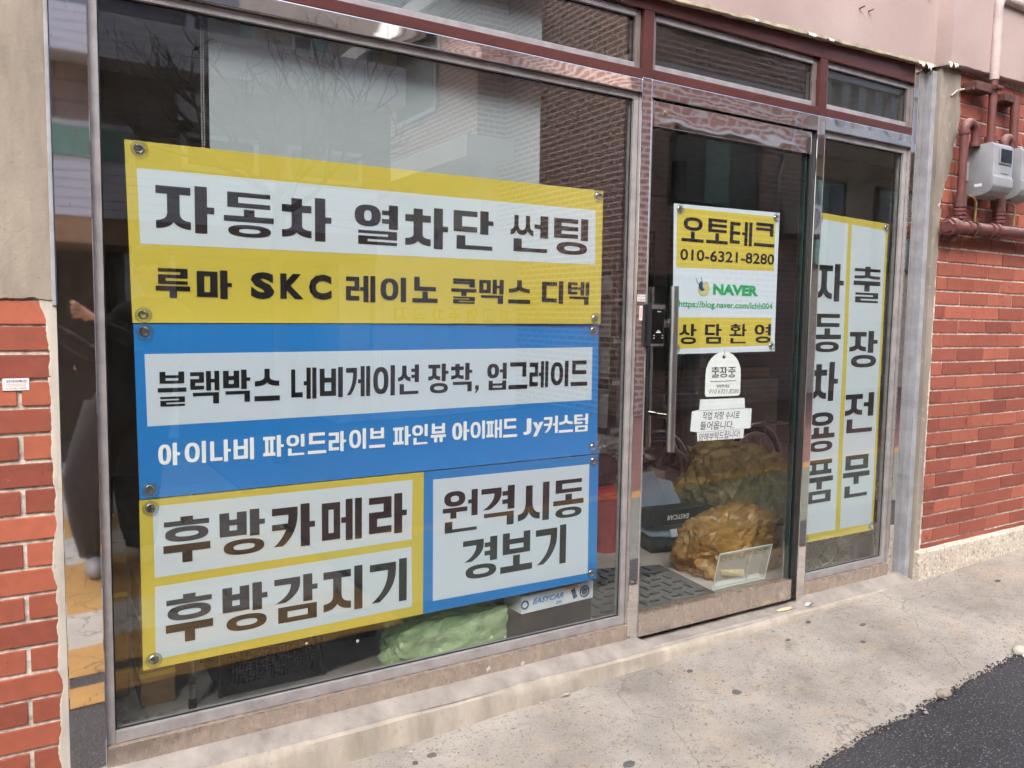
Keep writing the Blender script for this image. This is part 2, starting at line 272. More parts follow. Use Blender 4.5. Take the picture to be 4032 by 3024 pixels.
# ------------------------------------------------------------------ mesh helpers
def root_loc(o):
    while o.parent: o = o.parent
    return Vector(o.location)
class MB:
    def __init__(s): s.v = []; s.f = []; s.mi = []; s.m = 0
    def add(s, vs, fs):
        b = len(s.v); s.v += [tuple(v) for v in vs]
        for f in fs: s.f.append([b+i for i in f]); s.mi.append(s.m)
        return s
    def box(s, x0, x1, y0, y1, z0, z1):
        return s.add([(x0, y0, z0), (x1, y0, z0), (x1, y1, z0), (x0, y1, z0), (x0, y0, z1), (x1, y0, z1), (x1, y1, z1), (x0, y1, z1)],
                     [(0, 3, 2, 1), (4, 5, 6, 7), (0, 1, 5, 4), (1, 2, 6, 5), (2, 3, 7, 6), (3, 0, 4, 7)])
    def obox(s, c, ax, ay, az, sx, sy, sz):
        c = Vector(c); vs = []
        for kz in (-1, 1):
            for kx, ky in ((-1, -1), (1, -1), (1, 1), (-1, 1)):
                vs.append(c+Vector(ax)*kx*sx/2+Vector(ay)*ky*sy/2+Vector(az)*kz*sz/2)
        return s.add(vs, [(0, 3, 2, 1), (4, 5, 6, 7), (0, 1, 5, 4), (1, 2, 6, 5), (2, 3, 7, 6), (3, 0, 4, 7)])
    def rbox(s, cx, cy, z0, z1, wx, wy, ang):
        a = R(ang); return s.obox((cx, cy, (z0+z1)/2), (math.cos(a), math.sin(a), 0), (-math.sin(a), math.cos(a), 0), (0, 0, 1), wx, wy, z1-z0)
    def tube(s, pts, r, seg=10, cap=True):
        pts = [Vector(p) for p in pts]; n = len(pts); rs = r if isinstance(r, (list, tuple)) else [r]*n
        rings = []; up = None
        for i, p in enumerate(pts):
            t = (pts[min(i+1, n-1)]-pts[max(i-1, 0)]).normalized()
            if up is None: up = t.orthogonal().normalized()
            a = up-t*up.dot(t); a = a.normalized() if a.length > 1e-6 else t.orthogonal().normalized(); up = a; b = t.cross(a)
            rings.append([p+(a*math.cos(2*math.pi*k/seg)+b*math.sin(2*math.pi*k/seg))*rs[i] for k in range(seg)])
        vs = [v for rg in rings for v in rg]; fs = []
        for i in range(n-1):
            for k in range(seg):
                k2 = (k+1) % seg; fs.append((i*seg+k, i*seg+k2, (i+1)*seg+k2, (i+1)*seg+k))
        if cap: fs.append(tuple(range(seg-1, -1, -1))); fs.append(tuple((n-1)*seg+k for k in range(seg)))
        return s.add(vs, fs)
    def torus(s, c, axis, R_, r, seg=28, ms=8, a0=0.0, a1=2*math.pi):
        ax = Vector(axis).normalized(); u = ax.orthogonal().normalized()
        if abs(ax.z) < 0.9: u = Vector((0, 0, 1)); u = (u-ax*u.dot(ax)).normalized()
        v = ax.cross(u); c = Vector(c); full = abs(a1-a0-2*math.pi) < 1e-6
        pts = [c+(u*math.cos(a0+(a1-a0)*i/seg)+v*math.sin(a0+(a1-a0)*i/seg))*R_ for i in range(seg+1)]
        return s.tube(pts, r, ms, cap=not full)
    def lathe(s, c, axis, prof, seg=24):
        ax = Vector(axis).normalized(); u = ax.orthogonal().normalized(); v = ax.cross(u); c = Vector(c); vs = []; fs = []; n = len(prof)
        for (r, h) in prof:
            for k in range(seg): vs.append(c+ax*h+(u*math.cos(2*math.pi*k/seg)+v*math.sin(2*math.pi*k/seg))*r)
        for i in range(n-1):
            for k in range(seg):
                k2 = (k+1) % seg; fs.append((i*seg+k, i*seg+k2, (i+1)*seg+k2, (i+1)*seg+k))
        if prof[0][0] > 1e-5: fs.append(tuple(range(seg-1, -1, -1)))
        if prof[-1][0] > 1e-5: fs.append(tuple((n-1)*seg+k for k in range(seg)))
        return s.add(vs, fs)
    def grid(s, fn, nu, nv):
        vs = [fn(i/nu, j/nv) for j in range(nv+1) for i in range(nu+1)]
        return s.add(vs, [(j*(nu+1)+i, j*(nu+1)+i+1, (j+1)*(nu+1)+i+1, (j+1)*(nu+1)+i) for j in range(nv) for i in range(nu)])
    def prism(s, pts, y0, y1):      # polygon in xz, extruded in y
        n = len(pts); vs = [(x, y0, z) for x, z in pts]+[(x, y1, z) for x, z in pts]
        return s.add(vs, [tuple(range(n)), tuple(range(2*n-1, n-1, -1))]+[(i, i+n, (i+1) % n+n, (i+1) % n) for i in range(n)])
    def mesh(s, name, mats, off=Vector((0, 0, 0)), smooth=False, bevel=0):
        me = bpy.data.meshes.new(name)
        me.from_pydata([(x-off[0], y-off[1], z-off[2]) for x, y, z in s.v], [], s.f)
        for m in (mats if isinstance(mats, (list, tuple)) else [mats]): me.materials.append(M[m] if isinstance(m, str) else m)
        me.polygons.foreach_set('material_index', s.mi)
        bm = bmesh.new(); bm.from_mesh(me)
        bmesh.ops.recalc_face_normals(bm, faces=bm.faces)
        if bevel: bmesh.ops.bevel(bm, geom=bm.edges[:], offset=bevel, segments=2, profile=0.6, affect='EDGES', clamp_overlap=True)
        bm.to_mesh(me); bm.free()
        if smooth:
            me.polygons.foreach_set('use_smooth', [True]*len(me.polygons))
            try: me.set_sharp_from_angle(angle=R(40))
            except Exception: pass
        me.update(); return me
    def build(s, name, mats, parent=None, smooth=False, bevel=0, mods=None):
        off = root_loc(parent) if parent else Vector((0, 0, 0))
        o = bpy.data.objects.new(name, s.mesh(name, mats, off, smooth, bevel)); C.objects.link(o)
        if parent: o.parent = parent
        return o
def tag(o, label, cat, group=None):
    o['label'] = label; o['category'] = cat
    if group: o['group'] = group
    return o
def thing(name, label, cat, loc=(0, 0, 0), group=None):
    o = bpy.data.objects.new(name, None); o.empty_display_size = 0.05; o.location = loc; C.objects.link(o); return tag(o, label, cat, group)
def struct(o, label=None):
    o['kind'] = 'structure'
    if label: o['label'] = label
    return o
def nz(x, y=0.0, z=0.0): return noise.noise(Vector((x, y, z)))
def crumple(mb, c, rad, seed, flat, sub=4, box=0.0, amp=.6):
    bm = bmesh.new(); bmesh.ops.create_icosphere(bm, subdivisions=sub, radius=1.0); vs = []
    for v in bm.verts:
        p = v.co.copy(); o_ = Vector((seed, seed*1.7, seed*.3))
        lump = noise.noise(p*1.3+o_)*.34; rid = 0.0; f = 1.7; a_ = .24
        w_ = Vector((noise.noise(p*2+o_), noise.noise(p*2+o_*2), noise.noise(p*2-o_)))*.35
        for k_ in range(4): rid += a_*(1-2*abs(noise.noise((p+w_)*f+o_*(k_+1)))); f *= 2.1; a_ *= .52
        m = max(abs(p.x), abs(p.y), abs(p.z)); q = p.lerp(p/m*.82, box)
        k2 = .82+lump*(.5+.5*amp)+rid*amp
        q = Vector((q.x*rad[0]*k2, q.y*rad[1]*k2, q.z*rad[2]*k2))+Vector(c)
        if q.z < flat: q.z = flat+.002*noise.noise(p*9)
        vs.append(q)
    fs = [[v.index for v in f.verts] for f in bm.faces]; bm.free(); return mb.add(vs, fs)
def blob(mb, c, rad, amp=0.15, freq=2.2, sub=3, seed=0, flat=None, crease=0.0):
    bm = bmesh.new(); bmesh.ops.create_icosphere(bm, subdivisions=sub, radius=1.0)
    vs = []
    for v in bm.verts:
        p = v.co.copy(); n_ = noise.fractal(p*freq+Vector((seed, seed*1.7, 0)), 0.9, 2.1, 4)
        k_ = 1+amp*n_
        if crease: k_ -= crease*abs(nz(p.x*freq*2+seed, p.y*freq*2, p.z*freq*2))
        q = Vector((p.x*rad[0]*k_, p.y*rad[1]*k_, p.z*rad[2]*k_))+Vector(c)
        if flat is not None and q.z < flat: q.z = flat
        vs.append(q)
    fs = [[v.index for v in f.verts] for f in bm.faces]; bm.free(); return mb.add(vs, fs)

# ------------------------------------------------------------------ lettering
CHO = 'ㄱㄲㄴㄷㄸㄹㅁㅂㅃㅅㅆㅇㅈㅉㅊㅋㅌㅍㅎ'; JUNG = 'ㅏㅐㅑㅒㅓㅔㅕㅖㅗㅘㅙㅚㅛㅜㅝㅞㅟㅠㅡㅢㅣ'
JONG = ['']+list('ㄱㄲㄳㄴㄵㄶㄷㄹㄺㄻㄼㄽㄾㄿㅀㅁㅂㅄㅅㅆㅇㅈㅊㅋㅌㅍㅎ')
def rc(x0, y0, x1, y1): return [(x0, y0), (x1, y0), (x1, y1), (x0, y1)]
def bez(a, b, c, n=8): return [((1-t)**2*a[0]+2*t*(1-t)*b[0]+t*t*c[0], (1-t)**2*a[1]+2*t*(1-t)*b[1]+t*t*c[1]) for t in [i/n for i in range(n+1)]]
def ring(x0, y0, x1, y1, v, h, n=28):
    cx, cy, rx, ry = (x0+x1)/2, (y0+y1)/2, (x1-x0)/2, (y1-y0)/2; e = 0.82
    def pt(a, k1, k2):
        c, s = math.cos(a), math.sin(a)
        return (cx+k1*math.copysign(abs(c)**e, c), cy+k2*math.copysign(abs(s)**e, s))
    out = []
    for i in range(n):
        a, b = 2*math.pi*i/n, 2*math.pi*(i+1)/n
        out.append([pt(a, rx, ry), pt(b, rx, ry), pt(b, max(rx-v, .01), max(ry-h, .01)), pt(a, max(rx-v, .01), max(ry-h, .01))])
    return out
def legs(x0, y0, x1, ym, v, h, cx=None):
    cx = (x0+x1)/2 if cx is None else cx; nt_ = y0+(ym-y0)*0.42; out = []
    for xe, s in ((x0, -1), (x1, 1)):
        o_ = bez((cx+s*v/2, ym), (cx+s*v/2, y0+h*1.05), (xe, y0+h*1.0)); i_ = bez((xe, y0), (cx+s*v*.35, y0+h*.05), (cx, nt_))
        out.append([(cx, ym)]+o_+i_)
    return out
def jamo(c, x0, y0, x1, y1, v, h, side=False):
    W_, H_ = x1-x0, y1-y0; cx = (x0+x1)/2; h = min(h, H_*0.30); v = min(v, W_*0.36)
    if c == 'ㄱ' or c == 'ㅋ':
        if side and H_ > 0.7*W_:
            b = bez((x1-v/2, y1-h), (x1-v/2, y0+H_*.30), (x0+v*.5+W_*.06, y0), 10)
            P = [rc(x0, y1-h, x1, y1), [(x-v/2, y) for x, y in b]+[(x+v/2, y) for x, y in reversed(b)]]
        else: P = [rc(x0, y1-h, x1, y1), rc(x1-v, y0, x1, y1-h)]
        if c == 'ㅋ': P.append(rc(x0, y0+H_*.5-h*.4, x1-v*.8, y0+H_*.5+h*.45))
        return P
    if c == 'ㄴ': return [rc(x0, y0+h, x0+v, y1), rc(x0, y0, x1, y0+h)]
    if c == 'ㄷ': return [rc(x0, y1-h, x1, y1), rc(x0, y0+h, x0+v, y1-h), rc(x0, y0, x1, y0+h)]
    if c == 'ㅌ':
        h = min(h, H_*.22); m = (y0+y1)/2
        return [rc(x0, y1-h, x1, y1), rc(x0, y0+h, x0+v, y1-h), rc(x0, y0, x1, y0+h), rc(x0+v, m-h/2, x1, m+h/2)]
    if c == 'ㄹ':
        h = min(h, H_*.215); m = (y0+y1)/2
        return [rc(x0, y1-h, x1, y1), rc(x1-v, m+h/2, x1, y1-h), rc(x0, m-h/2, x1, m+h/2), rc(x0, y0+h, x0+v, m-h/2), rc(x0, y0, x1, y0+h)]
    if c == 'ㅁ': return [rc(x0, y0, x0+v, y1), rc(x1-v, y0, x1, y1), rc(x0+v, y1-h, x1-v, y1), rc(x0+v, y0, x1-v, y0+h)]
    if c == 'ㅂ':
        m = y0+H_*.58; h = min(h, H_*.24)
        return [rc(x0, y0, x0+v, y1), rc(x1-v, y0, x1, y1), rc(x0+v, m-h/2, x1-v, m+h/2), rc(x0+v, y0, x1-v, y0+h)]
    if c == 'ㅅ':
        ym = y0+H_*.55; return [rc(cx-v/2, ym, cx+v/2, y1)]+legs(x0, y0, x1, ym, v, h)
    if c == 'ㅆ':
        m = (x0+x1)/2; v *= .78; g = W_*.0
        return jamo('ㅅ', x0, y0, m+g, y1, v, h)+jamo('ㅅ', m-g, y0, x1, y1, v, h)
    if c == 'ㅈ':
        ym = y0+(H_-h)*.48; return [rc(x0, y1-h, x1, y1), rc(cx-v/2, ym, cx+v/2, y1-h)]+legs(x0, y0, x1, ym, v, h)
    if c == 'ㅊ':
        t = min(h*.95, H_*.17); hh = min(h, H_*.24); return [rc(cx-v/2, y1-t, cx+v/2, y1)]+jamo('ㅈ', x0, y0, x1, y1-t, v, hh)
    if c == 'ㅇ': return ring(x0, y0, x1, y1, v, h)
    if c == 'ㅍ':
        a, b = x0+W_*.16, x1-W_*.16
        return [rc(x0, y1-h, x1, y1), rc(x0, y0, x1, y0+h), rc(a, y0+h, a+v*.8, y1-h), rc(b-v*.8, y0+h, b, y1-h)]
    if c == 'ㅎ':
        t = H_*.16; hh = min(h, H_*.2); b0 = y1-t-hh
        return [rc(cx-v*.62, y1-t, cx+v*.62, y1), rc(x0, b0, x1, b0+hh)]+ring(x0+W_*.02, y0, x1-W_*.02, b0-H_*.04, v, min(hh*1.05, (b0-y0)*.3))
    return []
def hangul(ch, wt=1.0):
    if ch == ',': return [[(0.1, .45), (0.9, .45), (0.9, 1), (0.1, 1)], [(0.45, .45), (0.9, .45), (0.3, 0), (0.0, 0)]]
    n = ord(ch)-0xAC00; L, V, T = CHO[n//588], JUNG[(n % 588)//28], JONG[n % 28]
    v, h = 0.215*wt, 0.165*wt
    P = []
    if V in 'ㅏㅐㅑㅓㅔㅕㅣ':
        y0, y1 = (0.40, 1.0) if T else (0.0, 1.0)
        if T: h *= .82
        iy0, iy1 = (y0+.04, y1-.03) if T else (0.06, 0.95)
        vv = v*.82 if V in 'ㅐㅔ' else v
        ym = (y0+y1)/2 if T else 0.50
        if V in 'ㅏㅑ':
            xs = 0.66; a = xs-.07; P.append(rc(xs, y0, xs+vv, y1)); tk = [ym] if V == 'ㅏ' else [ym-.13, ym+.13]
            for t in tk: P.append(rc(xs+vv, t-h*.42, 1.0, t+h*.42))
        elif V == 'ㅐ':
            a = 0.47; P += [rc(.54, y0, .54+vv, y1), rc(1-vv, y0, 1, y1), rc(.54+vv, ym-h*.42, 1-vv, ym+h*.42)]
        elif V in 'ㅓㅕ':
            a = 0.60; P.append(rc(1-vv, y0, 1, y1)); tk = [ym] if V == 'ㅓ' else [ym-.14*(y1-y0)/1.0-.02, ym+.14*(y1-y0)+.02]
            for t in tk: P.append(rc(1-vv-.16, t-h*.42, 1-vv, t+h*.42))
        elif V == 'ㅔ':
            a = 0.45; xs = 1-2*vv-.06; P += [rc(1-vv, y0, 1, y1), rc(xs, y0, xs+vv, y1), rc(xs-.11, ym-h*.42, xs, ym+h*.42)]
        else:
            a = 0.70; P.append(rc(1-vv, y0, 1, y1))
        P += jamo(L, 0.0, iy0, a, iy1, v if V not in 'ㅐㅔ' else v*.85, h, side=True)
        if T: P += jamo(T, 0.08, 0.0, 0.98, 0.345, v, h*.95)
        return P
    if V in 'ㅘㅝ':
        y0 = 0.36 if T else 0.0; h *= .75
        P += jamo(L, 0.04, y0+.30*(1-y0)+.08, 0.64, 1.0, v*.85, h)
        b = y0+.02 if V == 'ㅘ' else y0+.13
        P.append(rc(0, b, .70, b+h*.9))
        if V == 'ㅘ': P += [rc(.34-v*.4, b+h*.9, .34+v*.4, y0+.27), rc(.74, y0, .74+v*.85, 1), rc(.74+v*.85, y0+.32-h*.4, 1, y0+.32+h*.4)]
        else: P += [rc(.30-v*.4, y0-.02, .30+v*.4, b), rc(1-v*.85, y0, 1, 1), rc(.72, y0+.30, 1-v*.85, y0+.30+h*.8)]
        if T: P += jamo(T, 0.06, 0.0, 0.98, 0.27, v, h)
        return P
    # horizontal vowels
    if T:
        h *= .78; iy0, vy0, vy1, fy1 = .66, .34, .60, .275
    else: iy0, vy0, vy1, fy1 = .46, 0.0, .40, 0
    P += jamo(L, 0.07 if L not in 'ㅅㅈㅊㅎ' else 0.02, iy0, 0.93 if L not in 'ㅅㅈㅊㅎ' else 0.98, 1.0, v, h)
    if V in 'ㅗㅛ':
        P.append(rc(0, vy0, 1, vy0+h))
        for c_ in ([.5] if V == 'ㅗ' else [.32, .68]): P.append(rc(c_-v/2, vy0+h, c_+v/2, vy1+.02))
    elif V in 'ㅜㅠ':
        P.append(rc(0, vy1-h, 1, vy1))
        for c_ in ([.5] if V == 'ㅜ' else [.32, .68]): P.append(rc(c_-v/2, vy0 if not T else vy0-.03, c_+v/2, vy1-h))
    else: P.append(rc(0, vy0 if not T else (vy0+vy1)/2-h/2, 1, (vy0 if not T else (vy0+vy1)/2-h/2)+h))
    if T: P += jamo(T, 0.08, 0.0, 0.94, fy1, v, h)
    return P
def font_polys(body, offset=0.0, shear=0.0):
    cu_ = bpy.data.curves.new('tmp', 'FONT'); cu_.body = body; cu_.offset = offset; cu_.shear = shear; cu_.resolution_u = 3
    o = bpy.data.objects.new('tmp', cu_); C.objects.link(o); bpy.context.view_layer.update()
    me = bpy.data.meshes.new_from_object(o.evaluated_get(bpy.context.evaluated_depsgraph_get()))
    pts = [(v.co.x, v.co.y) for v in me.vertices]; P = [[pts[i] for i in p.vertices] for p in me.polygons]
    bpy.data.objects.remove(o); bpy.data.curves.remove(cu_); bpy.data.meshes.remove(me)
    xs = [p[0] for p in pts]; ys = [p[1] for p in pts]; ax, bx_, ay, by = min(xs), max(xs), min(ys), max(ys)
    return [[((x-ax)/(bx_-ax), (y-ay)/(by-ay)) for x, y in q] for q in P]
def lettering(items, yfun, off, parent, matname, name='lettering', step=0.05, wt=1.0):
    """items: (text, x0, x1, z0, z1[, options]); each drawn on the surface y = yfun(x, z), a little in front of it"""
    ol = root_loc(parent); o = None
    for it in items:
        bm = bmesh.new()
        t, x0, x1, z0, z1 = it[:5]; op = it[5] if len(it) > 5 else {}
        one = len(t) == 1
        if one and (0xAC00 <= ord(t) <= 0xD7A3 or t == ',') and not op.get('font'): P = hangul(t, op.get('wt', wt))
        else: P = font_polys(t, op.get('offset', 0.03), op.get('shear', 0))
        for i, q in enumerate(P):
            tilt = op.get('tilt', 0.0)
            vs = [bm.verts.new((x0+(x1-x0)*x, -1e-5*(i % 12), z0+(z1-z0)*y+tilt*(x-.5))) for x, y in q]
            try: bm.faces.new(vs)
            except Exception: pass
        if step:
            for lo, hi, n_ in ((x0, x1, Vector((1, 0, 0))), (z0, z1, Vector((0, 0, 1)))):
                q = math.floor(lo/step)*step+step
                while q < hi:
                    bmesh.ops.bisect_plane(bm, geom=bm.verts[:]+bm.edges[:]+bm.faces[:], plane_co=n_*q, plane_no=n_, dist=1e-6); q += step
        for f in bm.faces:
            f.normal_update()
            if f.normal.y > 0: f.normal_flip()
        for v in bm.verts:
            v.co.y = v.co.y+yfun(v.co.x, v.co.z)-off
            v.co -= ol
        nm_ = 'letter' if (one and name == 'lettering') else name
        me = bpy.data.meshes.new(nm_); bm.to_mesh(me); bm.free(); me.materials.append(M[matname])
        o = bpy.data.objects.new(nm_, me); C.objects.link(o); o.parent = parent
        if one: continue
        o['kind'] = 'stuff'
    return o
def sheet(corners, yfun, off, step=0.05):
    """corners bl, br, tr, tl as (x, z)"""
    bl, br, tr, tl = corners; nx = max(2, int((br[0]-bl[0])/step)); nzz = max(2, int((tl[1]-bl[1])/step)); mb = MB()
    def fn(u, v_):
        x = (bl[0]*(1-u)+br[0]*u)*(1-v_)+(tl[0]*(1-u)+tr[0]*u)*v_; z = (bl[1]*(1-u)+br[1]*u)*(1-v_)+(tl[1]*(1-u)+tr[1]*u)*v_
        return (x, yfun(x, z)-off, z)
    return mb.grid(fn, nx, nzz)
def solid(o, th):
    m = o.modifiers.new('thickness', 'SOLIDIFY'); m.thickness = th; m.offset = -1.0; m.use_rim = False; return o

# ================================================================== ground
EDGE = -0.76
def gz(x, y):
    x = max(-4.0, min(9.0, x)); yy = max(-1.2, min(0.0, y))
    return 0.025+0.034*(x-0.74)+0.06*(yy+0.1)
def edge_base(x):
    K = [(-9, -.30), (.15, -.37), (.6, -.48), (1.3, -.66), (1.96, -.80), (2.5, -.765), (3.4, -.72), (12, -.70)]
    for (a, p), (b, q_) in zip(K, K[1:]):
        if x <= b: return p+(q_-p)*max(0, (x-a))/(b-a)
    return -.70
def edge_y(x): return edge_base(x)+0.022*nz(x*2.1, 3.3)+0.014*nz(x*7, 1.1)+0.008*nz(x*23, 5.1)
xs = [-60, -30, -12, -6, -3]+[-2+0.1*i for i in range(30)]+[1.0+0.04*i for i in range(90)]+[4.6+0.2*i for i in range(14)]+[8, 10, 14, 30, 60]
ys = [-0.2, -0.4, -0.55, -0.7, -0.76, -0.8, -0.9, -1.1, -1.3, -1.6, -2, -2.5, -3, -4, -6, -8, -12, -20, -40, -80]
mb = MB()
mb.grid(lambda u, v_: (xs[round(u*(len(xs)-1))], ys[round(v_*(len(ys)-1))], gz(xs[round(u*(len(xs)-1))], ys[round(v_*(len(ys)-1))])-0.016+0.004*nz(xs[round(u*(len(xs)-1))]*3, ys[round(v_*(len(ys)-1))]*3)), len(xs)-1, len(ys)-1)
struct(mb.build('road', 'asphalt', smooth=True), 'dark grey asphalt road along the sidewalk')
sxs = [-8, -6, -4, -3]+[-2+0.1*i for i in range(25)]+[0.5+0.02*i for i in range(220)]+[4.9+0.1*i for i in range(20)]+[7.5, 9, 12]
rows = 14; mb = MB(); vs = []; fs = []
for x in sxs:
    e = edge_y(x)
    for j in range(rows+1):
        t = j/rows; y = 0.02*(1-t)+e*t
        vs.append((x, y, gz(x, y)+0.003*nz(x*4, y*4)-.011*max(0.0, (t-.86)/.14)**1.5))
    vs.append((x, e-0.006, gz(x, e)-0.016)); vs.append((x, e-0.008, gz(x, e)-0.10))
q = rows+3
for i in range(len(sxs)-1):
    for j in range(q-1): fs.append((i*q+j, i*q+j+1, (i+1)*q+j+1, (i+1)*q+j))
mb.add(vs, fs); struct(mb.build('sidewalk', 'sidewalk', smooth=True), 'pale stained concrete sidewalk in front of the shop')
def marking(name, mat, x0, x1, y0, y1, lift, label):
    nx = max(2, int((x1-x0)/0.25)); ny = max(2, int(abs(y1-y0)/0.25)); m_ = MB()
    m_.grid(lambda u, v_: (x0+(x1-x0)*u, y0+(y1-y0)*v_, gz(x0+(x1-x0)*u, y0+(y1-y0)*v_)-0.011+lift), nx, ny)
    struct(m_.build(name, mat), label)
marking('green_paving', 'paving_green', 1.45, 30, -2.21, -1.13, 0.0, 'grey green paved strip beside the road')
marking('road_line', 'paint_yellow', 1.45, 30, -2.36, -2.20, 0.004, 'yellow line between green and red paving')
marking('red_paving', 'paving_red', 1.45, 30, -6.8, -2.352, 0.0, 'worn red road surface in front of the opposite buildings')
yy = [(-0.90, -1.10, 'paint_yellow'), (-1.21, -1.52, 'paint_yellow'), (-1.52, -1.95, 'paint_white'), (-1.95, -2.80, 'paint_yellow'), (-2.80, -3.40, 'paint_white'), (-3.40, -3.95, 'paint_yellow'), (-3.95, -4.5, 'paint_white'), (-4.5, -5.4, 'paint_yellow'), (-5.4, -6.2, 'paint_white')]
for a, b, m_ in yy: marking('road_stripe', m_, -8, 1.42, b, a, 0.0, 'cracked %s stripe painted across the road hump' % m_[6:])
# crumbled asphalt along the broken edge
mb = MB()
for i in range(1500):
    x = random.uniform(0.9, 4.8); y = edge_y(x)-abs(random.gauss(0, 0.016))+0.006; r = random.uniform(0.0015, 0.006)
    if random.random() < 0.05: r *= 1.7
    c = (x, y, gz(x, y)-0.012+r*.4); mb.m = 0 if random.random() < 0.75 else (1 if random.random() < .7 else 2)
    a = random.uniform(0, 6); ca, sa = math.cos(a)*r, math.sin(a)*r; kx = random.uniform(.6, 1.3)
    mb.add([(c[0]+ca*kx, c[1]+sa, c[2]), (c[0]-sa, c[1]+ca*kx, c[2]), (c[0]-ca, c[1]-sa*kx, c[2]), (c[0]+sa*kx, c[1]-ca, c[2]), (c[0], c[1], c[2]+r*.8), (c[0], c[1], c[2]-r*.5)],
           [(0, 1, 4), (1, 2, 4), (2, 3, 4), (3, 0, 4), (1, 0, 5), (2, 1, 5), (3, 2, 5), (0, 3, 5)])
g = mb.build('gravel', ['asphalt', 'sidewalk', 'pipe_rust']); g['kind'] = 'stuff'; g['label'] = 'loose crumbs and grit along the broken edge of the sidewalk'; g['category'] = 'gravel'
# larger stones at the edge
for i, (x, dy, r, lb) in enumerate([(2.745, -0.005, 0.030, 'rounded brown stone bedded in the broken sidewalk edge, nearest the middle'), (3.33, -0.015, 0.038, 'pale stone lying where the asphalt meets the sidewalk at the right edge'), (3.30, -0.045, 0.014, 'small white pebble beside the pale stone at the right edge')]):
    mb = MB(); y = edge_y(x)+dy; blob(mb, (x, y, gz(x, y)-0.004), (r, r*.7, r*.55), 0.3, 1.6, 2, i)
    tag(mb.build('stone', ['render_left', 'smear', 'paper'][i], smooth=True), lb, 'stone', 'stones at the sidewalk edge')
# gum spots, leaf and litter on the sidewalk (positions read off the photograph)
def flat_spot(name, x, y, rx, ry, mat, label, cat, seed, h=0.0005, group=None):
    m_ = MB(); n_ = 14; vs = [(x, y, gz(x, y)+h+0.003)]
    for k_ in range(n_):
        a = 2*math.pi*k_/n_; f = 1+0.3*nz(math.cos(a)*1.5+seed, math.sin(a)*1.5)
        px, py = x+rx*f*math.cos(a), y+ry*f*math.sin(a); vs.append((px, py, gz(px, py)+h+0.003))
    for k_ in range(n_):
        v_ = vs[1+k_]; vs.append((v_[0]+(v_[0]-x)*.06, v_[1]+(v_[1]-y)*.06, v_[2]-h-0.004))
    m_.add(vs, [(0, 1+k_, 1+(k_+1) % n_) for k_ in range(n_)]+[(1+k_, 1+n_+k_, 1+n_+(k_+1) % n_, 1+(k_+1) % n_) for k_ in range(n_)])
    return tag(m_.build(name, mat), label, cat, group)
simple('gum', 0x5c5a57, 0.85, var=0.2, scale=60, bump=0.3)
simple('stain', 0x8f7a62, 0.9, var=0.2, scale=40)
gums = [(2.10, -.40, .018, .014, 'darkest gum spot in the middle of the sidewalk'), (2.06, -.21, .014, .008, 'grey gum spot below the left end of the door'), (2.58, -.22, .013, .007, 'small dark gum spot below the right end of the door'),
        (2.83, -.38, .013, .010, 'dark gum spot in front of the narrow window, nearer the road'), (2.97, -.28, .016, .008, 'faint gum spot in front of the narrow window, nearer the sill'), (2.79, -.15, .012, .008, 'faint gum spot just below the mullion right of the door'),
        (0.96, -.21, .009, .008, 'dark gum spot near the sill at the bottom edge, smaller of two'), (1.02, -.20, .015, .010, 'dark gum spot near the sill at the bottom edge, larger of two'), (3.97, -.30, .018, .008, 'dark oval spot in front of the right brick wall'), (1.51, -.53, .020, .012, 'dull lump at the bottom edge of the sidewalk')]
for i, (x, y, rx, ry, lb) in enumerate(gums): flat_spot('gum_spot', x, y, rx, ry, 'gum', lb, 'gum spot', i*3.1, group='gum spots on the sidewalk')
pebs = [(1.96, -.53, 'white pebble at the bottom edge of the sidewalk'), (3.23, -.17, 'white pebble below the narrow window'), (2.9, -.595, 'white pebble near the broken road edge'), (1.46, -.125, 'white pebble at the foot of the sill below the green bag'), (1.57, -.21, 'white pebble on the sidewalk below the white carton'), (1.94, -.24, 'white pebble below the mullion left of the door'), (.97, -.16, 'white pebble at the foot of the sill, leftmost'), (3.52, -.08, 'white pebble in the corner beside the terrazzo plinth')]
for i, (x, y, lb) in enumerate(pebs):
    mb = MB(); blob(mb, (x, y, gz(x, y)+.006), (.005, .0042, .0036), 0.2, 1.5, 1, i); tag(mb.build('pebble', 'smear', smooth=True), lb, 'pebble', 'white pebbles on the sidewalk')
# litter at the door foot
mb = MB(); y = -0.075; mb.grid(lambda u, v_: (2.855+.028*u, y-.02*v_-.008*u, .128+.012*math.sin(u*3.0)+.006*v_), 6, 3); t = mb.build('paper_scrap', 'paper'); solid(t, .0008); tag(t, 'crumpled white paper scrap with red edge by the mullion foot', 'litter')
mb = MB(); mb.grid(lambda u, v_: (2.875+.008*u, y-.0225*v_-.011, .1405-.004*u+.006*v_), 2, 2); mb.build('red_edge', 'ink_red', t)
mb = MB(); mb.grid(lambda u, v_: (2.70+.09*u, -.055-.028*v_*(1-abs(u-.5)), .1275+.004*math.sin(u*3.14)), 8, 3); t = mb.build('dry_leaf', 'straw'); solid(t, .0015); tag(t, 'flat dry brown leaf under the right end of the door', 'leaf')
mb = MB(); mb.grid(lambda u, v_: (1.54+.05*u, -.125-.012*v_*(1-abs(2*u-1)), gz(1.55, -.12)+.006+.006*math.sin(u*3.14)), 8, 3); t = mb.build('dry_leaf', 'smear'); solid(t, .0012); tag(t, 'pale curled leaf at the foot of the concrete sill', 'leaf')

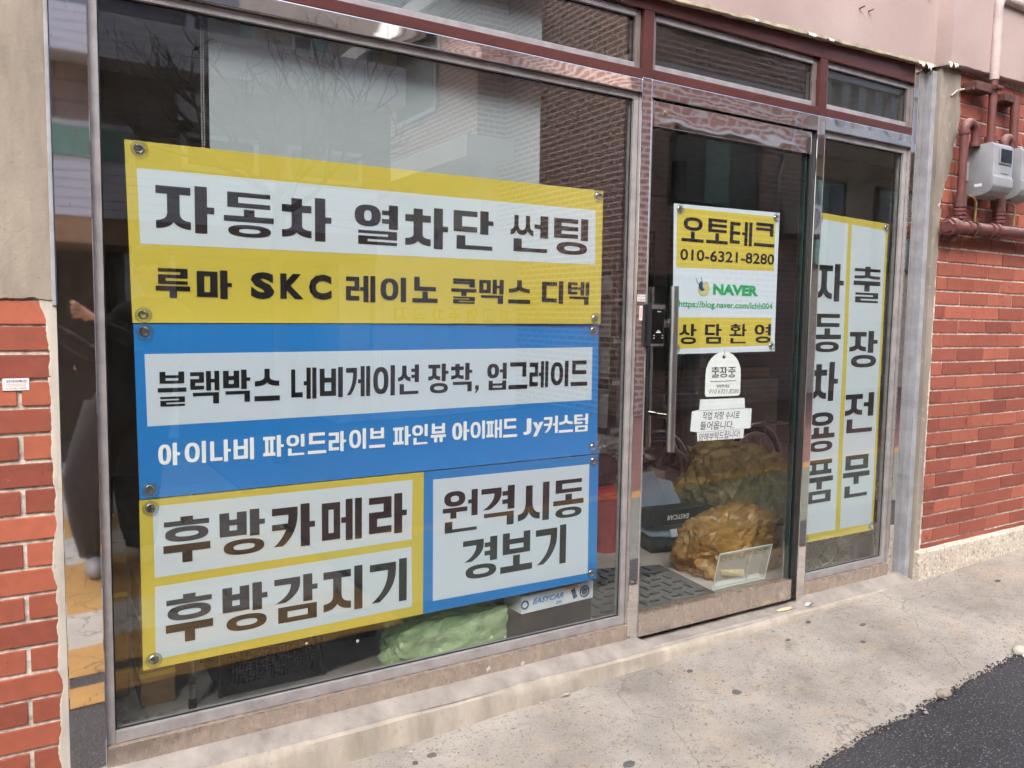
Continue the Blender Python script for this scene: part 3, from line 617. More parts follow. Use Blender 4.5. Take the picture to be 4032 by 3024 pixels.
# ================================================================== concrete sill
sillx = [-.4+0.05*i for i in range(84)]; t = thing('concrete_sill', 'long worn cream concrete sill step below the shop windows', 'sill', (1.7, -.06, .0))
def sill_strip(prof, name, mat, x0, x1, jit):
    m_ = MB(); X = [x for x in sillx if x0 <= x <= x1]; vs = []; fs = []
    for x in X:
        for j, (yy_, zz_) in enumerate(prof):
            b = gz(x, -.1)-.03 if zz_ is None else zz_-(.030 if (name == 'sloped_top' and 1.96 < x < 2.86 and yy_ > -.08) else 0)
            vs.append((x, yy_+jit*nz(x*3, j*2.0)+jit*.4*nz(x*17, j), b+jit*.7*nz(x*4, j*3+9)))
    n_ = len(prof)
    for i in range(len(X)-1):
        for j in range(n_-1): fs.append((i*n_+j, i*n_+j+1, (i+1)*n_+j+1, (i+1)*n_+j))
    m_.add(vs, fs); return m_.build(name, mat, t, smooth=True)
sill_strip([(.10, .135), (-.02, .1535), (-.042, .150), (-.085, .128), (-.094, .120)], 'sloped_top', 'sill_top', -.4, 3.6, .004)
sill_strip([(-.088, .1215), (-.104, .112), (-.110, .09), (-.112, .05), (-.116, None)], 'front_face', 'sill', -.4, 3.6, .006)

# ================================================================== storefront frame, panes
FY = -0.032
fr = thing('storefront_frame', 'mirror polished steel shopfront frame with transom windows', 'storefront', (1.8, 0, .155))
def bar(name, mat, x0, x1, z0, z1, y0=FY, y1=.05, bevel=.0025, parent=fr): return MB().box(x0, x1, y0, y1, z0, z1).build(name, mat, parent, bevel=bevel)
bar('jamb', 'mirror_jamb', .076, .160, .130, 2.52)
for x0, x1 in ((1.907, 1.953), (2.855, 2.902)): bar('mullion', 'mirror_post', x0, x1, .120, 2.205); bar('reflection_mullion_top', 'reflection_maroon', x0, x1, 2.2052, 2.437)  # mullion tops coloured maroon for the dark red they would mirror
bar('jamb', 'mirror_jamb', 3.503, 3.586, .12, 2.52, y1=.05)
bar('top_rail', 'reflection_maroon', .1605, 3.5025, 2.4375, 2.54)  # mirrored dark red given to the rail as flat colour
for x0, x1, z0, z1 in ((.1605, 1.9065, 2.152, 2.232), (1.9535, 2.8545, 2.142, 2.238), (2.9025, 3.5025, 2.152, 2.240)):
    bar('transom_rail', 'mirror_rail', x0, x1, z0, z1-.034); bar('reflection_band', 'reflection_maroon', x0, x1, z1-.0338, z1)  # upper band carries a dark red reflection as its colour
for x0, x1 in ((.1605, 1.9065), (2.9025, 3.5025)): bar('bottom_rail', 'steel_dirty', x0, x1, .140, .2055)
def pane(x0, x1, z0, z1, sw, mats, y=0.0, gl='glass', sb=None):
    sb = sb or sw
    for i, (a, b, c_, d, m_) in enumerate(((x0, x0+sw, z0, z1, mats[0]), (x1-sw, x1, z0, z1, mats[0]), (x0+sw, x1-sw, z0, z0+sb, mats[1]), (x0+sw, x1-sw, z1-sw, z1, mats[1]))):
        MB().box(a, b, y-.014, y+.02, c_, d).build('glazing_bead', m_, fr, bevel=.002)
        # dark rubber line next to the glass
    gp = MB().box(x0+sw-.002, x1-sw+.002, y, y+.006, z0+sb-.002, z1-sw+.002).build('window_pane', gl, fr)
    s_ = .004
    m_ = MB(); m_.box(x0+sw, x1-sw, y-.003, y-.0005, z0+sb, z0+sb+s_); m_.box(x0+sw, x1-sw, y-.003, y-.0005, z1-sw-s_, z1-sw)
    m_.box(x0+sw, x0+sw+s_, y-.003, y-.0005, z0+sb+s_, z1-sw-s_); m_.box(x1-sw-s_, x1-sw, y-.003, y-.0005, z0+sb+s_, z1-sw-s_); m_.build('rubber_seal', 'seal_black', fr)
    return gp
pane(.1605, 1.9065, .206, 2.1515, .022, ('alu_strip', 'alu_strip'), sb=.032)
pane(2.9025, 3.5025, .206, 2.1515, .026, ('alu_strip', 'alu_strip'), sb=.032)
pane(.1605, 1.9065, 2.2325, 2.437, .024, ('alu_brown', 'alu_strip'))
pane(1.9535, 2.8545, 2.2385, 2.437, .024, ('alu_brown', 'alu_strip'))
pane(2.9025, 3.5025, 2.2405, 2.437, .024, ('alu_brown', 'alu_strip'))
# fixed strip beside the door
MB().box(1.9535, 1.968, -.022, .03, .14, 2.1415).build('door_stop', 'alu_strip', fr, bevel=.002)
MB().box(2.838, 2.8545, -.012, .03, .14, 2.1415).build('door_stop', 'seal_black', fr, bevel=.002)
# stickers on the mullion
MB().box(1.911, 1.948, FY-.0008, FY-.0002, 1.414, 1.438).build('sticker', 'sticker_white', fr)
flat_y = lambda y: (lambda x, z: y)
lettering([('방문 안내 전수락', 1.9135, 1.9455, 1.428, 1.4355, {'font': 1, 'offset': .02}), ('010-5780-6022', 1.9135, 1.9455, 1.417, 1.424, {'offset': .02})], flat_y(FY-.0008), .0004, fr, 'ink_grey', 'sticker_print', 0)
MB().box(1.922, 1.936, FY-.0008, FY-.0002, 1.345, 1.398).build('sticker', 'sticker_white', fr)
lettering([('|||||', 1.925, 1.933, 1.352, 1.392, {'offset': .01})], flat_y(FY-.0008), .0004, fr, 'ink_red', 'sticker_print', 0)

# dried splashes on glass and rail
for i, (x, z, r, yy_) in enumerate(((1.337, .262, .006, -.0004), (1.392, .252, .005, -.0004), (1.14, .262, .004, -.0004), (1.295, .252, .003, -.0004), (1.31, .170, .008, FY-.0004), (1.445, .158, .008, FY-.0004), (1.40, .325, .003, -.0004), (.70, .37, .004, -.0004), (.86, .345, .005, -.0004))):
    m_ = MB(); vs = [(x, yy_-.0006, z)]+[(x+r*(1+.5*nz(math.cos(a_)*2+i*3, math.sin(a_)*2))*math.cos(a_), yy_, z+r*(1+.5*nz(math.cos(a_)*2+i*3, math.sin(a_)*2))*math.sin(a_)) for a_ in [2*math.pi*j/14 for j in range(14)]]
    m_.add(vs, [(0, 1+j, 1+(j+1) % 14) for j in range(14)]); m_.build('dried_splash', 'smear', fr)
# ================================================================== glass door
dr = thing('glass_door', 'frameless glass shop door with steel rails and tubular handle', 'door', (2.4, 0, .14))
MB().box(1.972, 2.822, -.005, .005, .230, 2.05).build('door_glass', 'glass_door', dr)
MB().box(2.8222, 2.8275, -.005, .005, .230, 2.05).build('glass_edge', 'glass_edge', dr)
MB().box(1.970, 2.832, -.022, .022, .143, .231).build('bottom_rail', 'steel_door', dr, bevel=.003)
MB().box(1.970, 2.832, -.022, .022, 2.045, 2.135).build('top_rail', 'mirror_rail', dr, bevel=.003)
MB().box(1.970, 1.978, -.008, .008, .2312, 2.0448).build('edge_strip', 'alu_strip', dr)
MB().lathe((2.03, -.0222, 2.10), (0, -1, 0), [(.009, 0), (.009, .002), (.006, .003), (.0, .003)], 16).build('key_cylinder', 'brass', dr, smooth=True)
hd = MB().tube([(2.058, -.07, .858), (2.054, -.07, 1.472)], .0165, 18).build('handle', 'satin_steel', dr, smooth=True)
hb = MB()
for z in (1.335, .99): hb.tube([(2.056, -.07, z), (2.056, -.0055, z)], .010, 12); hb.tube([(2.056, .0055, z), (2.056, .06, z)], .010, 12)
hb.build('standoff', 'chrome', hd, smooth=True)
MB().tube([(2.056, .06, .858), (2.054, .06, 1.472)], .0145, 16).build('inner_handle', 'chrome', hd, smooth=True)
lk = MB().box(1.955, 2.019, -.058, -.0225, 1.249, 1.407).build('door_lock', 'black_box', dr, bevel=.005)
MB().box(1.962, 2.017, -.061, -.0582, 1.262, 1.385).build('touch_panel', 'phone_black', lk, bevel=.001)
MB().box(1.958, 2.018, -.0615, -.0582, 1.387, 1.402).build('top_cap', 'satin_steel', lk, bevel=.003)
MB().box(1.957, 2.016, -.0615, -.0582, 1.252, 1.2605).build('bottom_cap', 'satin_steel', lk, bevel=.003)
MB().box(2.0195, 2.050, -.050, -.030, 1.318, 1.352).build('handle_bracket', 'chrome', lk, bevel=.003)
lettering([('Everet', 1.983, 1.999, 1.376, 1.3805, {'offset': .02})], flat_y(-.061), .0004, lk, 'ink_white', 'brand_print', 0)
m_ = MB()
for z in (1.291, 1.281): m_.box(1.965, 1.973, -.0616, -.0611, z, z+.0014); m_.box(2.006, 2.014, -.0616, -.0611, z, z+.0014)
m_.box(1.978, 2.001, -.0616, -.0611, 1.301, 1.3035); m_.box(1.982, 1.997, -.0616, -.0611, 1.3055, 1.307); m_.box(1.985, 1.994, -.0616, -.0611, 1.309, 1.3102); m_.build('panel_marks', 'ink_white', lk)

# ================================================================== brick walls
def brick_meshes(name, mat, L, Hh, D, n=5):
    out = []
    for i in range(n):
        m_ = MB().box(-L/2, L/2, 0, D, -Hh/2, Hh/2)
        m_.v = [(x+random.uniform(-.0012, .0012), y+random.uniform(-.0012, .0012), z+random.uniform(-.0012, .0012)) for x, y, z in m_.v]
        out.append(m_.mesh(name, mat, bevel=.0022))
    return out
def brick(me, parent, x, y, z, s=1.0):
    o = bpy.data.objects.new('brick', me); C.objects.link(o); o.parent = parent; pl = root_loc(parent)
    o.location = (x-pl.x+0, y-pl.y+random.uniform(-.0018, .0012), z-pl.z); o.scale = (s, 1, 1); o.rotation_euler = (0, random.uniform(-.003, .003), random.uniform(-.003, .003)); return o
# left wall: bricks up to the render
lw = thing('brick_wall', 'red brick wall at the left edge, cement rendered above', 'wall', (-.3, 0, 0))
MB().box(-.62, .0745, -.0245, .12, -.05, 2.7).build('mortar_bed', 'mortar', lw)
BL, cou = .2275, .0667; bms = brick_meshes('brick', 'brick_left', BL, .0565, .02)
z0 = 1.3125; row = 0
for kk in range(-1, 21):
    zc = z0-cou*kk-cou/2
    if kk == -1: zc = 1.342
    # right hand end of the row
    odd = kk >= 2 and kk % 2 == 0
    xr = .066
    if odd:
        x1 = .066; xl = -.003; brick(random.choice(bms), lw, (x1+xl)/2, -.030, zc, (x1-xl)/BL); xr = -.013
    for j in range(3):
        brick(random.choice(bms), lw, xr-BL/2, -.030, zc); xr -= BL+.010
# ragged mortar smear over the brick ends
m_ = MB(); pts = []; zz_ = [(-.06+.004*i) for i in range(363)]
L_ = []
for z in zz_:
    L_.append(.056-.012*nz(z*6.3, 2.0)-.006*noise.fractal(Vector((z*19, 7, 0)), .8, 2.2, 5)-max(0, z-1.29)*0.25)
vs = []; fs = []
for i, z in enumerate(zz_):
    vs += [(L_[i], -.0305, z), (L_[i]+.003, -.0320, z), (.0755, -.0325, z), (.0755, -.02, z)]
for i in range(len(zz_)-1):
    for j in range(3): fs.append((i*4+j, i*4+j+1, (i+1)*4+j+1, (i+1)*4+j))
m_.add(vs, fs); m_.build('mortar_smear', 'smear', lw)
# cement render above the bricks, ragged foot
m_ = MB(); X = [-.62+.01*i for i in range(70)]; vs = []; fs = []
for x in X:
    zb = 1.372+.006*nz(x*22, 1)+.004*nz(x*60, 2)
    vs += [(x, -.029, zb), (x, -.0355, zb+.004), (x, -.0362, 2.0), (x, -.036, 2.72)]
for i in range(len(X)-1):
    for j in range(3): fs.append((i*4+j, i*4+j+1, (i+1)*4+j+1, (i+1)*4+j))
vs2 = len(vs); vs += [(X[-1], -.02, 1.37), (X[-1], -.02, 2.72)]
fs.append(((len(X)-1)*4+1, (len(X)-1)*4+3, vs2+1, vs2))
m_.add(vs, fs); m_.build('cement_render', 'render_left', lw, smooth=True)
MB().box(.0665, .0757, -.0385, -.02, 1.36, 2.55).build('edge_bead', 'angle_steel', lw, bevel=.002)
st = MB().box(-.042, .013, -.0332, -.0325, 1.155, 1.184).build('sticker', 'sticker_white', lw); 
lettering([('인야비화진', -.034, .008, 1.1735, 1.1805, {'font': 1, 'offset': .015}), ('010-451-2970', -.034, .007, 1.158, 1.1615, {'offset': .0})], flat_y(-.0332), .0005, st, 'ink_grey', 'sticker_print', 0)
m_ = MB()
for z in (1.169, 1.165): m_.box(-.034, .006, -.0336, -.0333, z, z+.0016)
m_.build('fine_print', 'ink_ghost', st)

# right wall
RY = -.08
rw = thing('brick_wall', 'red brick wall with gas meters at the right edge', 'wall', (4.3, 0, .1))
MB().box(3.622, 5.6, RY+.0055, .14, -.05, 2.62).build('mortar_bed', 'mortar', rw)
BL2, co2 = .2285, .0677; bms2 = brick_meshes('brick', 'brick_right', BL2, .0590, .02)
for kk in range(0, 34):
    zc = .2875+co2*(kk-.5)
    if zc > 2.52: break
    xe = 3.690 if zc < 1.95 else (3.71 if zc < 2.2 else 3.79)
    x = (3.655 if kk % 2 == 0 else 3.774)-.2375
    # measured: the row whose centre is near z 1.62 has a joint at 3.655
    x += 0.0
    while x < 5.5:
        a, b = x+.0045, x+.2375-.0045
        if b > xe+.012:
            a2 = max(a, xe+random.uniform(-.004, .004)); Lb = b-a2
            brick(random.choice(bms2), rw, (a2+b)/2, RY, zc, Lb/BL2)
        x += .2375
# cement edge strip
m_ = MB(); vs = []; fs = []; zz_ = [.10+.02*i for i in range(124)]
for z in zz_:
    w_ = 3.668+.012*nz(z*8, 5)+.008*nz(z*25, 3)
    if z > 1.9: w_ += min(.115, (z-1.9)*.35)+.02*nz(z*13, 11)
    elif z > 1.3: w_ += (z-1.3)*.03
    vs += [(3.621, -.02, z), (3.621, RY-.004, z), (w_-.006, RY-.006+.002*nz(z*20), z), (w_, RY+.006, z)]
for i in range(len(zz_)-1):
    for j in range(3): fs.append((i*4+j, i*4+j+1, (i+1)*4+j+1, (i+1)*4+j))
m_.add(vs, fs); m_.build('cement_edge', 'render_right', rw, smooth=True)
m_ = MB(); vs = []; fs = []; X = [3.625+.05*i for i in range(42)]
for x in X:
    j1, j2 = .004*nz(x*6, 1), .004*nz(x*9, 4)
    vs += [(x, RY+.02, .268+j1), (x, RY-.012, .262+j1), (x, RY-.026+j2, .252+j1), (x, RY-.034+j2, .17), (x, RY-.040+j2, gz(x, -.12)-.03)]
for i in range(len(X)-1):
    for j in range(4): fs.append((i*5+j, i*5+j+1, (i+1)*5+j+1, (i+1)*5+j))
n0 = len(vs); vs += [(3.625, .05, .268), (3.625, .05, .05)]
fs.append((0, 1, 2, 3, 4, n0+1, n0)); m_.add(vs, fs); m_.build('terrazzo_plinth', 'terrazzo', rw, smooth=True)
ap = thing('angle_post', 'blue grey painted steel angle post between mirror jamb and brick', 'post', (3.6, -.05, .13))
MB().box(3.5875, 3.6205, -.066, -.0585, .13, 2.50).build('front_leg', 'angle_steel', ap, bevel=.0015)
MB().box(3.5875, 3.5945, -.0583, .03, .13, 2.50).build('side_leg', 'angle_steel', ap, bevel=.0015)

# ================================================================== plaster beam above, with flaking lower edge
pb = thing('plaster_beam', 'pinkish painted plaster beam with flaking lower edge above the shopfront', 'beam', (2, 0, 2.5))
m_ = MB(); X = [-.62+.02*i for i in range(312)]; vs = []; fs = []
def beam_z(x): return 2.478+.028*(max(x, 1.2)-2.0)*.9+.0035*nz(x*14, 2)+.003*nz(x*41, 5)
for x in X:
    zb = beam_z(x); yb = -.055 if x < 3.60 else -.118
    vs += [(x, .02, zb+.012), (x, yb, zb), (x, yb-.008, zb+.006), (x, yb-.012, zb+.35), (x, yb-.012, 3.3)]
for i in range(len(X)-1):
    for j in range(4): fs.append((i*5+j, i*5+j+1, (i+1)*5+j+1, (i+1)*5+j))
m_.add(vs, fs); m_.build('beam_face', 'plaster_pink', pb, smooth=True)
m_ = MB(); vs = []; fs = []
for x in X:
    if x > 3.60: break
    zb = beam_z(x); hgt = .010+.006*nz(x*9, 8)
    vs += [(x, -.058, zb-.003), (x, -.068, zb-.001), (x, -.0685, zb+hgt)]
for i in range(len(vs)//3-1):
    for j in range(2): fs.append((i*3+j, i*3+j+1, (i+1)*3+j+1, (i+1)*3+j))
m_.add(vs, fs); m_.build('beam_lip', 'plaster_lip', pb)
for x, w_, h_ in ((2.74, .05, .012), (2.86, .035, .010), (3.48, .05, .020), (3.545, .05, .032), (3.60, .025, .022), (2.42, .02, .008), (3.645, .03, .016)):
    m_ = MB(); n_ = 9; yb = -.070 if x < 3.585 else -.133; zb = beam_z(x); vs = []
    for i in range(n_): u = i/(n_-1); vs += [(x-w_/2+w_*u, yb, zb+.006), (x-w_/2+w_*u, yb-.004-.004*random.random(), zb-h_*(random.uniform(.25, 1.0) if 0 < i < n_-1 else .1))]
    m_.add(vs, [(2*i, 2*i+1, 2*i+3, 2*i+2) for i in range(n_-1)]); solid(m_.build('paint_flake', 'plaster_flake', pb), .0012)
# peg holes / hooks
for x, z in ((3.52, 2.80), (3.04, 2.66), (3.10, 2.66), (3.775, 2.865)):
    m_ = MB(); yb = -.067 if x < 3.6 else -.13; m_.tube([(x, yb+.002, z), (x, yb-.010, z+.002), (x+.012, yb-.014, z+.008)], .003, 6); m_.build('anchor_hook', 'pipe_rust', pb)
struct(MB().box(-4, 9, -.06, 5, 3.301, 7.5).build('upper_storey', 'plaster_pink'), 'plastered upper storey above the shopfront')

# ================================================================== banners stuck inside the glass
def cups(parent, pts, yfun, r=.021):
    for x, z in pts:
        y = yfun(x, z)
        cp = MB().lathe((x, y-.0055, z), (0, 1, 0), [(r, 0), (r*.98, .0008), (r*.72, .0026), (r*.62, .0018), (r*.40, .0030), (0, .0032)], 28).build('suction_cup', 'clear_plastic', parent, smooth=True)
        MB().torus((x, y-.0052, z), (0, 1, 0), r*.95, .0011, 26, 6).build('cup_rim', 'clear_plastic', parent, smooth=True)
        m_ = MB(); m_.torus((x, y-.0022, z), (0, 1, 0), .0098, .0030, 22, 8); m_.build('grommet', 'chrome', parent, smooth=True)
        MB().lathe((x, y-.0012, z), (0, -1, 0), [(.0062, 0), (.0062, .0006), (0, .0006)], 14).build('cup_knob', 'ink_grey', parent, smooth=True)
def wave(a, x0, z0, z1, seed, curl=.008, tail=.06):
    def f(x, z):
        t = max(0.0, (z0+tail-z)/tail); return .0165+a*(1+nz((x-x0)*2.1+seed, (z-z0)*2.3))+curl*(1-t*t)*(0.6+.4*math.sin((x-x0)*2.6+seed))
    return f
def banner(name, label, cat, loc, corners, yf, base, panels, inks, cup_pts, group=None, cr_=.021):
    t = thing(name, label, cat, loc, group)
    solid(sheet(corners, yf, 0).build('sheet', base, t, smooth=True), .0006)
    for m_, cs in panels: sheet(cs, yf, .0012).build('printed_panel', m_, t, smooth=True)
    for m_, its, kw in inks: lettering(its, yf, .0022, t, m_, **kw)
    cups(t, cup_pts, yf, cr_); return t
G1 = [('자', 0.312, 0.459, 1.562, 1.687), ('동', 0.484, 0.62, 1.560, 1.681), ('차', 0.643, 0.788, 1.561, 1.685), ('열', 0.859, 0.998, 1.562, 1.683), ('차', 1.022, 1.169, 1.560, 1.687), ('단', 1.188, 1.334, 1.566, 1.691), ('썬', 1.4, 1.55, 1.57, 1.693), ('팅', 1.574, 1.719, 1.570, 1.696),
      ('루', 0.308, 0.394, 1.387, 1.465), ('마', 0.411, 0.503, 1.387, 1.465), ('S', 0.554, 0.62, 1.39, 1.465, {'offset': .055}), ('K', 0.637, 0.704, 1.392, 1.464, {'offset': .055}), ('C', 0.72, 0.788, 1.392, 1.465, {'offset': .055}), ('레', 0.832, 0.925, 1.388, 1.467), ('이', 0.941, 1.026, 1.391, 1.466), ('노', 1.047, 1.134, 1.391, 1.471), ('쿨', 1.182, 1.274, 1.391, 1.471), ('맥', 1.284, 1.377, 1.393, 1.472), ('스', 1.395, 1.482, 1.396, 1.474), ('디', 1.529, 1.618, 1.399, 1.476), ('텍', 1.637, 1.73, 1.398, 1.477)]
G2 = [('블', 0.307, 0.379, 1.096, 1.189), ('랙', 0.389, 0.465, 1.099, 1.189), ('박', 0.475, 0.549, 1.1, 1.191), ('스', 0.56, 0.632, 1.100, 1.192), ('네', 0.665, 0.74, 1.101, 1.193), ('비', 0.75, 0.821, 1.102, 1.193), ('게', 0.831, 0.908, 1.102, 1.194), ('이', 0.918, 0.99, 1.101, 1.195), ('션', 1.0, 1.072, 1.103, 1.196), ('장', 1.105, 1.177, 1.102, 1.197), ('착', 1.187, 1.265, 1.104, 1.198), (',', 1.275, 1.292, 1.098, 1.123), ('업', 1.322, 1.398, 1.105, 1.196), ('그', 1.406, 1.482, 1.105, 1.197), ('레', 1.49, 1.568, 1.107, 1.199), ('이', 1.579, 1.654, 1.108, 1.199), ('드', 1.665, 1.738, 1.108, 1.199)]
G2b = [('아', 0.305, 0.36, 0.934, 0.996), ('이', 0.372, 0.427, 0.935, 0.996), ('나', 0.438, 0.493, 0.934, 0.996), ('비', 0.501, 0.557, 0.934, 0.997), ('파', 0.583, 0.642, 0.936, 0.999), ('인', 0.65, 0.703, 0.936, 0.998), ('드', 0.713, 0.769, 0.936, 0.999), ('라', 0.777, 0.831, 0.938, 0.999), ('이', 0.841, 0.895, 0.940, 1.003), ('브', 0.905, 0.958, 0.940, 1.002), ('파', 0.985, 1.045, 0.941, 1.002), ('인', 1.05, 1.104, 0.94, 1.004), ('뷰', 1.115, 1.17, 0.943, 1.004), ('아', 1.193, 1.256, 0.942, 1.005), ('이', 1.261, 1.316, 0.943, 1.004), ('패', 1.322, 1.382, 0.942, 1.004), ('드', 1.387, 1.443, 0.941, 1.005), ('J', 1.468, 1.501, 0.945, 1.001, {'offset': .045}), ('y', 1.507, 1.552, 0.937, 0.987, {'offset': .045}), ('커', 1.554, 1.613, 0.944, 1.005), ('스', 1.618, 1.679, 0.943, 1.005), ('텀', 1.684, 1.746, 0.942, 1.006)]
G3 = [('후', 0.313, 0.435, 0.662, 0.790), ('방', 0.46, 0.586, 0.662, 0.790), ('카', 0.606, 0.733, 0.662, 0.790), ('메', 0.754, 0.88, 0.662, 0.790), ('라', 0.903, 1.03, 0.663, 0.791), ('후', 0.315, 0.439, 0.436, 0.572), ('방', 0.465, 0.591, 0.438, 0.574), ('감', 0.611, 0.74, 0.438, 0.576), ('지', 0.758, 0.882, 0.440, 0.578), ('기', 0.906, 1.031, 0.440, 0.579),
      ('원', 1.157, 1.287, 0.639, 0.777), ('격', 1.301, 1.432, 0.640, 0.777), ('시', 1.446, 1.576, 0.638, 0.775), ('동', 1.593, 1.727, 0.635, 0.774), ('경', 1.233, 1.365, 0.470, 0.608), ('보', 1.378, 1.508, 0.471, 0.610), ('기', 1.522, 1.653, 0.470, 0.612)]
banner('banner', 'yellow and white vinyl banner, topmost of the three in the big window', 'banner', (1.0, .015, 1.32), ((.250, 1.319), (1.784, 1.331), (1.782, 1.801), (.241, 1.789)), wave(.0015, .25, 1.319, 1.79, 1.0), 'vinyl_yellow',
       [('vinyl_white', ((.273, 1.526), (1.754, 1.540), (1.751, 1.731), (.269, 1.720)))], [('ink_black', G1, {})], [(.275, 1.770), (1.760, 1.782), (.276, 1.340), (1.758, 1.350)], 'vinyl banners stuck to the glass')
banner('banner', 'blue vinyl banner with white strip, middle of the three in the big window', 'banner', (1.0, .015, .85), ((.257, .849), (1.792, .858), (1.784, 1.3285), (.252, 1.3165)), wave(.002, .25, .85, 1.32, 4.0, .010, .08), 'vinyl_blue',
       [('vinyl_white', ((.280, 1.044), (1.760, 1.055), (1.758, 1.246), (.277, 1.237)))], [('ink_black', G2, {'wt': .96}), ('ink_white', G2b, {'wt': .92})], [(.278, 1.297), (1.760, 1.307), (.282, .874), (1.768, .882)], 'vinyl banners stuck to the glass')
banner('banner', 'half yellow half blue vinyl banner, lowest of the three in the big window', 'banner', (1.0, .015, .377), ((.256, .377), (1.795, .388), (1.791, .8545), (.256, .8465)), wave(.0015, .25, .377, .85, 8.0, .003), 'vinyl_yellow',
       [('vinyl_blue', ((1.089, .3835), (1.7948, .3885), (1.7908, .8542), (1.089, .8512))),
        ('vinyl_white', ((.290, .629), (1.048, .636), (1.050, .829), (.289, .826))), ('vinyl_white', ((.288, .401), (1.051, .415), (1.047, .612), (.290, .604)))], [('ink_black', G3, {})], [(.283, .823), (1.768, .832), (.283, .402), (1.770, .413)], 'vinyl banners stuck to the glass')
o_ = [o for o in bpy.data.objects if o.name.startswith('banner')][-1]
yf3 = wave(.0015, .25, .377, .85, 8.0, .003); sheet(((1.124, .420), (1.754, .416), (1.749, .822), (1.122, .823)), yf3, .0018).build('printed_panel', 'vinyl_white', o_, smooth=True)
# door sign
yfd = wave(.0012, 2.1, 1.22, 1.79, 12.0, .003)
GD = [('오', 2.161, 2.277, 1.649, 1.742), ('토', 2.291, 2.408, 1.65, 1.746), ('테', 2.419, 2.545, 1.651, 1.746), ('크', 2.558, 2.678, 1.654, 1.75), ('010-6321-8280', 2.157, 2.682, 1.580, 1.624, {'offset': .02, 'tilt': .006}), ('상', 2.166, 2.256, 1.256, 1.334), ('담', 2.301, 2.393, 1.257, 1.335), ('환', 2.438, 2.535, 1.258, 1.336), ('영', 2.582, 2.68, 1.259, 1.337)]
ds = banner('door_sign', 'white and yellow vinyl sign on the glass door', 'sign', (2.4, .015, 1.22), ((2.135, 1.217), (2.708, 1.224), (2.704, 1.798), (2.118, 1.787)), yfd, 'vinyl_white',
            [('vinyl_yellow', ((2.139, 1.549), (2.683, 1.558), (2.680, 1.780), (2.135, 1.773))), ('vinyl_yellow', ((2.142, 1.238), (2.685, 1.249), (2.681, 1.364), (2.141, 1.358)))],
            [('ink_black', GD, {'wt': .82}), ('ink_green', [('NAVER', 2.337, 2.594, 1.451, 1.493, {'offset': .05}), ('https://blog.naver.com/lchh004', 2.158, 2.684, 1.392, 1.424, {'offset': .014})], {})],
            [(2.148, 1.768), (2.682, 1.776), (2.150, 1.238), (2.684, 1.246)], cr_=.019)
# emblem beside the lettering: dark crescent in an olive bowl with two feathers
em = MB()
def disc(cx, cz, rx, rz, n_=24, a0=0, a1=360, off=0.0024):
    pts_ = [(cx+rx*math.cos(R(a0+(a1-a0)*i/n_)), cz+rz*math.sin(R(a0+(a1-a0)*i/n_))) for i in range(n_+1)]
    return [(x, yfd(x, z)-off, z) for x, z in pts_]
em.add(disc(2.287, 1.472, .032, .028, a0=170, a1=400, off=.0022), [tuple(range(25))]); em.m = 1
em.add(disc(2.279, 1.483, .020, .020, a0=110, a1=330, off=.0027), [tuple(range(25))]); em.m = 0
em.add(disc(2.296, 1.484, .017, .016, off=.0031), [tuple(range(25))])
em.m = 2
for p_ in (((2.243, 1.512), (2.250, 1.497), (2.262, 1.489)), ((2.270, 1.516), (2.275, 1.503), (2.281, 1.494))): em.tube([(x, yfd(x, z)-.0026, z) for x, z in p_], .0008, 5)
em.build('emblem', ['ink_olive', 'ink_navy', 'ink_grey'], ds)
# vertical banner in the narrow window
yfr = wave(.002, 2.9, .366, 1.82, 20.0, .002)
GR = [('자', 2.950, 3.140, 1.441, 1.606), ('동', 2.947, 3.137, 1.217, 1.386), ('차', 2.942, 3.132, 0.998, 1.173), ('용', 2.942, 3.128, 0.772, 0.949), ('품', 2.944, 3.133, 0.540, 0.735), ('출', 3.210, 3.404, 1.441, 1.604), ('장', 3.200, 3.406, 1.144, 1.312), ('전', 3.194, 3.402, 0.843, 1.027), ('문', 3.203, 3.397, 0.540, 0.737)]
banner('banner', 'tall vertical white banner with yellow border in the narrow right window', 'banner', (3.2, .015, .37), ((2.934, .367), (3.450, .364), (3.443, 1.806), (2.915, 1.822)), yfr, 'vinyl_yellow',
       [('vinyl_white', ((2.9315, .402), (3.168, .400), (3.152, 1.786), (2.915, 1.796))), ('vinyl_white', ((3.200, .400), (3.432, .396), (3.426, 1.774), (3.178, 1.785)))],
       [('ink_black', GR, {'wt': .92})], [(3.424, 1.788), (3.428, .386), (2.952, 1.790), (2.957, .386)])
# hanging tag
ht = thing('hanging_tag', 'white rounded plastic tag hung below the door sign', 'tag', (2.41, .02, 1.043))
pts = []
for i in range(13): a = math.pi*i/12; pts.append((2.411+.098*math.cos(a)*(1.0), 1.135+.09*math.sin(a)))
pts += [(2.313, 1.06)]+[(2.326-.013*math.cos(R(90*i/4)), 1.058-.013*math.sin(R(90*i/4))) for i in range(5)]+[(2.497+.013*math.sin(R(90*i/4)), 1.057-.013*math.cos(R(90*i/4))) for i in range(5)]
MB().prism(pts, .0165, .0185).build('tag_plate', 'tag_plastic', ht)
MB().lathe((2.410, .0163, 1.204), (0, -1, 0), [(.008, 0), (.008, .0004), (0, .0004)], 16).build('tag_hole', 'seal_black', ht)
MB().tube([(2.410, .0150, 1.206), (2.411, .0140, 1.222), (2.411, .0135, 1.236)], .0025, 8).build('tag_string', 'wire_white', ht)
lettering([('출', 2.344, 2.386, 1.122, 1.164), ('장', 2.390, 2.432, 1.121, 1.163), ('중', 2.437, 2.478, 1.120, 1.162)], flat_y(.0165), .0006, ht, 'ink_black', wt=.66, step=0)
